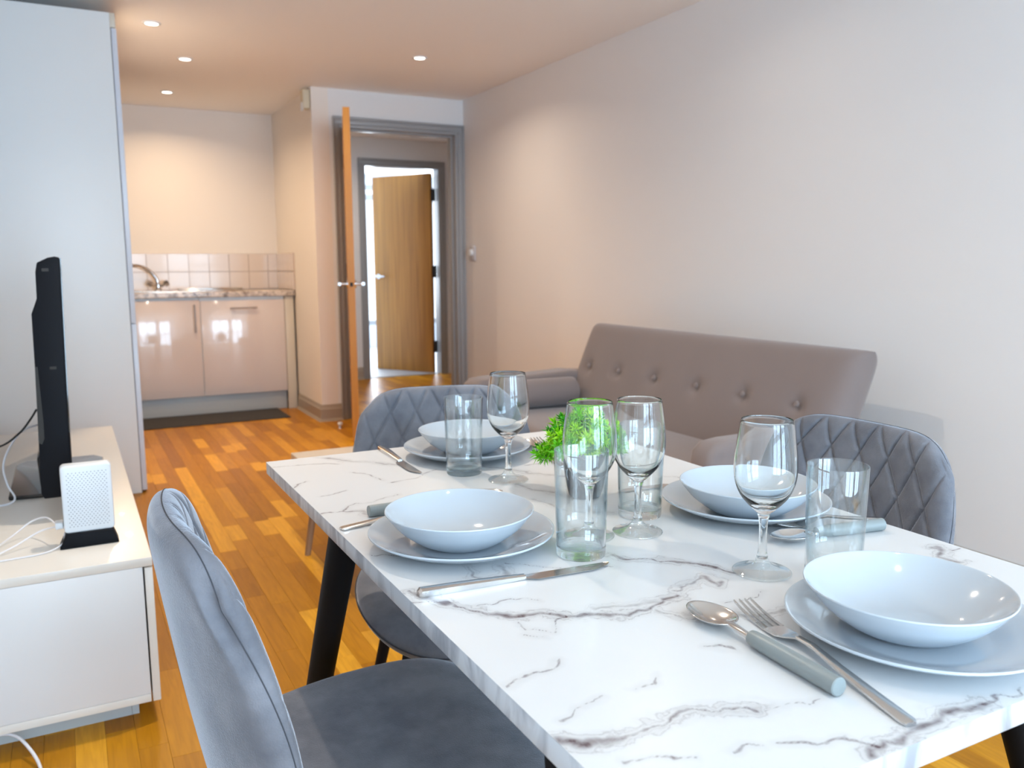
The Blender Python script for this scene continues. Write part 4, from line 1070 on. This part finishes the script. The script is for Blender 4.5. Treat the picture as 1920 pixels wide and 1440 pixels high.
def fork(label, p0, p1, lift=0.0, pitch=0.0):
    """p0 = handle end, p1 = tine tips"""
    L = math.hypot(p1[0] - p0[0], p1[1] - p0[1])
    t = cut_thing('table_fork', label, 'fork', p0, p1, 0.0003 + lift, 'steel table forks', pitch)
    hl = L * 0.60
    sec = [(0, 0.0050, 0.0010, 0.0030, 0.0003), (0.004, 0.0074, 0.0010, 0.0034, 0.0004), (hl * 0.3, 0.0064, 0.0030, 0.0056, 0.0006), (hl * 0.6, 0.0048, 0.0062, 0.0088, 0.0006), (hl * 0.85, 0.0034, 0.0098, 0.0126, 0.0006), (hl, 0.0036, 0.0088, 0.0112, 0.0004)]
    make('handle', strip_solid(B(), sec), 'steel', t, True, local=True)
    sec = [(hl - 0.001, 0.0036, 0.0088, 0.0108, 0.0002), (hl + 0.012, 0.0095, 0.0052, 0.0068, 0.0), (hl + 0.022, 0.0122, 0.0030, 0.0045, 0.0), (hl + (L - hl) * 0.42, 0.0125, 0.0014, 0.0029, 0.0)]
    make('neck', strip_solid(B(), sec), 'steel', t, True, local=True)
    xs = hl + (L - hl) * 0.42 - 0.001
    for i in range(4):
        yc = (i - 1.5) * 0.0071; b = B(); rings = []
        for s in (0, 0.25, 0.5, 0.75, 0.92, 1.0):
            x = xs + s * (L - xs); z = 0.0014 + 0.0075 * s ** 2; hw = 0.0019 * (1 - 0.35 * s) if s < 1 else 0.0006
            rings.append([b.verts.new((x, yc * (1 - 0.04 * s) + a * hw, z + c)) for a, c in ((-1, 0), (1, 0), (1, 0.0015), (-1, 0.0015))])
        for a, c in zip(rings, rings[1:]):
            for q in range(4): b.faces.new((a[q], a[(q + 1) % 4], c[(q + 1) % 4], c[q]))
        b.faces.new(rings[0]); b.faces.new(rings[-1][::-1])
        make('tine', b, 'steel', t, False, local=True)
    return t
def spoon(label, p0, p1, grip=True, pitch=0.0, lift=0.0):
    L = math.hypot(p1[0] - p0[0], p1[1] - p0[1])
    t = cut_thing('table_spoon', label, 'spoon', p0, p1, 0.0003 + lift, 'table spoons', pitch)
    bl = 0.066; gl = 0.112 if grip else 0.0
    ns, nt_ = 22, 40
    rr_ = np.linspace(0, 1, ns)[:, None]; tt = np.linspace(0, 2 * math.pi, nt_)[None, :]
    wd = 0.0225
    X = rr_ * np.cos(tt) * bl / 2; Yv = rr_ * np.sin(tt) * wd * (1 - 0.14 * np.cos(tt))
    Zv = 0.0010 + 0.0100 * rr_ ** 2.2 + 0 * tt
    up = np.stack([X + L - bl / 2, Yv, Zv + 0.0011], -1); lo = np.stack([X + L - bl / 2, Yv, Zv + (-0.0) * rr_], -1)
    up[-1] = lo[-1]
    link_mesh('bowl', two_sided(up, lo), 'steel', t, True, local=True)
    x1 = L - bl + 0.002
    if grip:
        b = B(); R_ = 0.0088
        lathe(b, [(0, 0), (R_ - 0.001, 0), (R_, 0.001), (R_, gl - 0.03), (R_ * 0.90, gl - 0.004), (R_ * 0.8, gl), (0, gl)], 28)
        b.transform(Matrix.Translation((0, 0, R_)) @ Matrix.Rotation(math.radians(90), 4, 'Y'))
        make('grip', b, 'grey_grip', t, True, local=True, label='grey plastic grip')
        sec = [(gl - 0.004, 0.0050, 0.0060, 0.0100, 0.0006), (gl + 0.006, 0.0042, 0.0070, 0.0100, 0.0006), (x1, 0.0046, 0.0092, 0.0112, 0.0003), (x1 + 0.006, 0.0070, 0.0086, 0.0100, 0.0)]
    else:
        sec = [(0, 0.0050, 0.0010, 0.0030, 0.0003), (0.004, 0.0074, 0.0010, 0.0034, 0.0004), (x1 * 0.35, 0.0060, 0.0035, 0.0058, 0.0005), (x1 * 0.8, 0.0036, 0.0095, 0.0120, 0.0005), (x1, 0.0046, 0.0092, 0.0112, 0.0003), (x1 + 0.006, 0.0070, 0.0086, 0.0100, 0.0)]
    make('neck', strip_solid(B(), sec), 'steel', t, True, local=True)
    return t
knife('steel table knife in the foreground below the front left plate', (0.333, 0.866), (0.583, 0.845))
knife('steel table knife lying left of the farthest plate', (0.553, 1.632), (0.546, 1.398))
knife('steel table knife between the tumbler and the right side plate', (1.018, 1.098), (0.785, 1.118))
fork('steel fork at the front, tucked against the grey-handled spoon', (0.586, 0.416), (0.634, 0.664), 0.0, 0.0)
spoon('spoon with a grey grip lying at the front beside the fork', (0.572, 0.477), (0.580, 0.684))
fork('steel fork whose end shows left of the front left plate', (0.325, 1.147), (0.555, 1.170))
spoon('grey-handled spoon half hidden behind the front left plate', (0.380, 1.188), (0.608, 1.192))
fork('steel fork behind the foremost tumbler, handle to the right edge', (1.026, 0.796), (0.860, 0.848), 0.005)
spoon('grey-handled spoon behind the foremost tumbler by the right plate', (1.000, 0.775), (0.818, 0.806))
spoon('dark spoon right of the farthest plate, under the plant leaves', (0.800, 1.315), (0.832, 1.535), False)
fork('steel fork right of the farthest plate, next to a spoon', (0.838, 1.330), (0.866, 1.540))

# ------------------------------------------------------------------ plant
PX, PY = 0.728, 1.128
pl = thing('potted_plant', 'small artificial bright green plant in a round black pot', 'plant', (PX, PY, ZT))
pot = make('pot', lathe(B(), [(0, 0)] + smooth_prof([(0.018, 0.0), (0.024, 0.001), (0.0275, 0.008), (0.0325, 0.032), (0.0362, 0.058), (0.0360, 0.0605), (0.0345, 0.0605), (0.0335, 0.057), (0.032, 0.045)], 4) + [(0, 0.045)], 48, (PX, PY, ZT + 0.0003)), 'pot_black', pl, True)
peb = from_bm(lathe(B(), smooth_prof([(0, -0.0035), (0.0042, -0.0022), (0.0055, 0.0003), (0.0040, 0.0028), (0, 0.0036)], 2), 9)); peb.materials.append(MATS['pebble'])
for p in peb.polygons: p.use_smooth = True
for i in range(40):
    a = random.random() * 6.28; r_ = 0.0285 * math.sqrt(random.random())
    o = bpy.data.objects.new('pebble', peb); COL.objects.link(o); o.parent = pl
    o.location = (r_ * math.cos(a), r_ * math.sin(a), 0.0485 + random.random() * 0.003); o.rotation_euler = (random.random(), random.random(), a); o.scale = (1, random.uniform(.7, 1.2), 1)
# one sprig: whorls of narrow pointed leaflets on a short stalk, pointing +z
def sprig_mesh(seed):
    rs = random.Random(seed); b = B()
    tube(b, [(0, 0, -0.022), (0, 0, 0.004)], 0.0007, 4)
    for (z, n, L, el) in ((-0.008, 6, 0.0150, 8), (-0.003, 6, 0.0150, 25), (0.001, 5, 0.0140, 45), (0.003, 4, 0.0110, 68)):
        a0 = rs.random() * 6
        for k_ in range(n):
            a = a0 + 2 * math.pi * k_ / n + rs.uniform(-.2, .2); e = math.radians(el + rs.uniform(-14, 14)); l = L * rs.uniform(.8, 1.25)
            d = Vector((math.cos(a) * math.cos(e), math.sin(a) * math.cos(e), math.sin(e))); sd = Vector((-math.sin(a), math.cos(a), 0)); nn = d.cross(sd)
            o_ = Vector((0, 0, z)); w_ = 0.0017 * rs.uniform(.8, 1.25)
            p0 = b.verts.new(o_); p1 = b.verts.new(o_ + d * l * .42 + sd * w_); p2 = b.verts.new(o_ + d * l - Vector((0, 0, 1)) * l * .12); p3 = b.verts.new(o_ + d * l * .42 - sd * w_); pc = b.verts.new(o_ + d * l * .45 + nn * 0.0007)
            for f in ((p0, p1, pc), (p1, p2, pc), (p2, p3, pc), (p3, p0, pc)): b.faces.new(f)
    me = bpy.data.meshes.new('sprig'); b.to_mesh(me); b.free(); me.materials.append(MATS['leaf']); return me
sm_ = [sprig_mesh(s) for s in range(5)]
FC = Vector((0.733, 1.140, 0.826)) - Vector((PX, PY, ZT))
rh = Vector((CR.x, CR.y, 0)).normalized(); dh = Vector((CF.x, CF.y, 0)).normalized()
stem_ends = []
n_s = 0
while n_s < 170:
    v = Vector([random.gauss(0, 1) for _ in range(3)]).normalized()
    if v.z < -0.55: continue
    rr0 = random.uniform(0.62, 1.0)
    a, d_, h_ = v.x * rr0, v.y * rr0, v.z * rr0
    drop = 0.022 * max(0, abs(a) - 0.35) ** 1.0 / 0.65 * (1.5 if a < 0 else 0.8)
    pos = FC + rh * (a * (0.078 if a < 0 else 0.066) - 0.002) + dh * (d_ * 0.050) + Vector((0, 0, h_ * (0.046 if h_ > 0 else 0.028) - drop))
    o = bpy.data.objects.new('sprig', random.choice(sm_)); COL.objects.link(o); o.parent = pl; o.location = pos
    dr_ = (rh * a * 0.9 + dh * d_ * 0.9 + Vector((0, 0, h_ * 0.8 + 0.25))).normalized()
    o.rotation_euler = dr_.to_track_quat('Z', 'Y').to_euler(); o.scale = (random.uniform(.85, 1.25),) * 3
    g_ = random.random()
    o.color = (0.16 + 0.34 * g_ ** 1.5, 0.60 + 0.28 * g_, 0.008, 1) if random.random() < 0.8 else (0.04, 0.32 + 0.15 * g_, 0.008, 1)
    if n_s % 14 == 0: stem_ends.append(pos)
    n_s += 1
for e_ in stem_ends:
    mid = Vector((e_.x * 0.4, e_.y * 0.4, 0.085))
    make('stem', tube(B(), catmull([(0, 0, 0.045), mid, e_], 4), 0.0011, 5), 'stem_brown', pl, True, local=True)
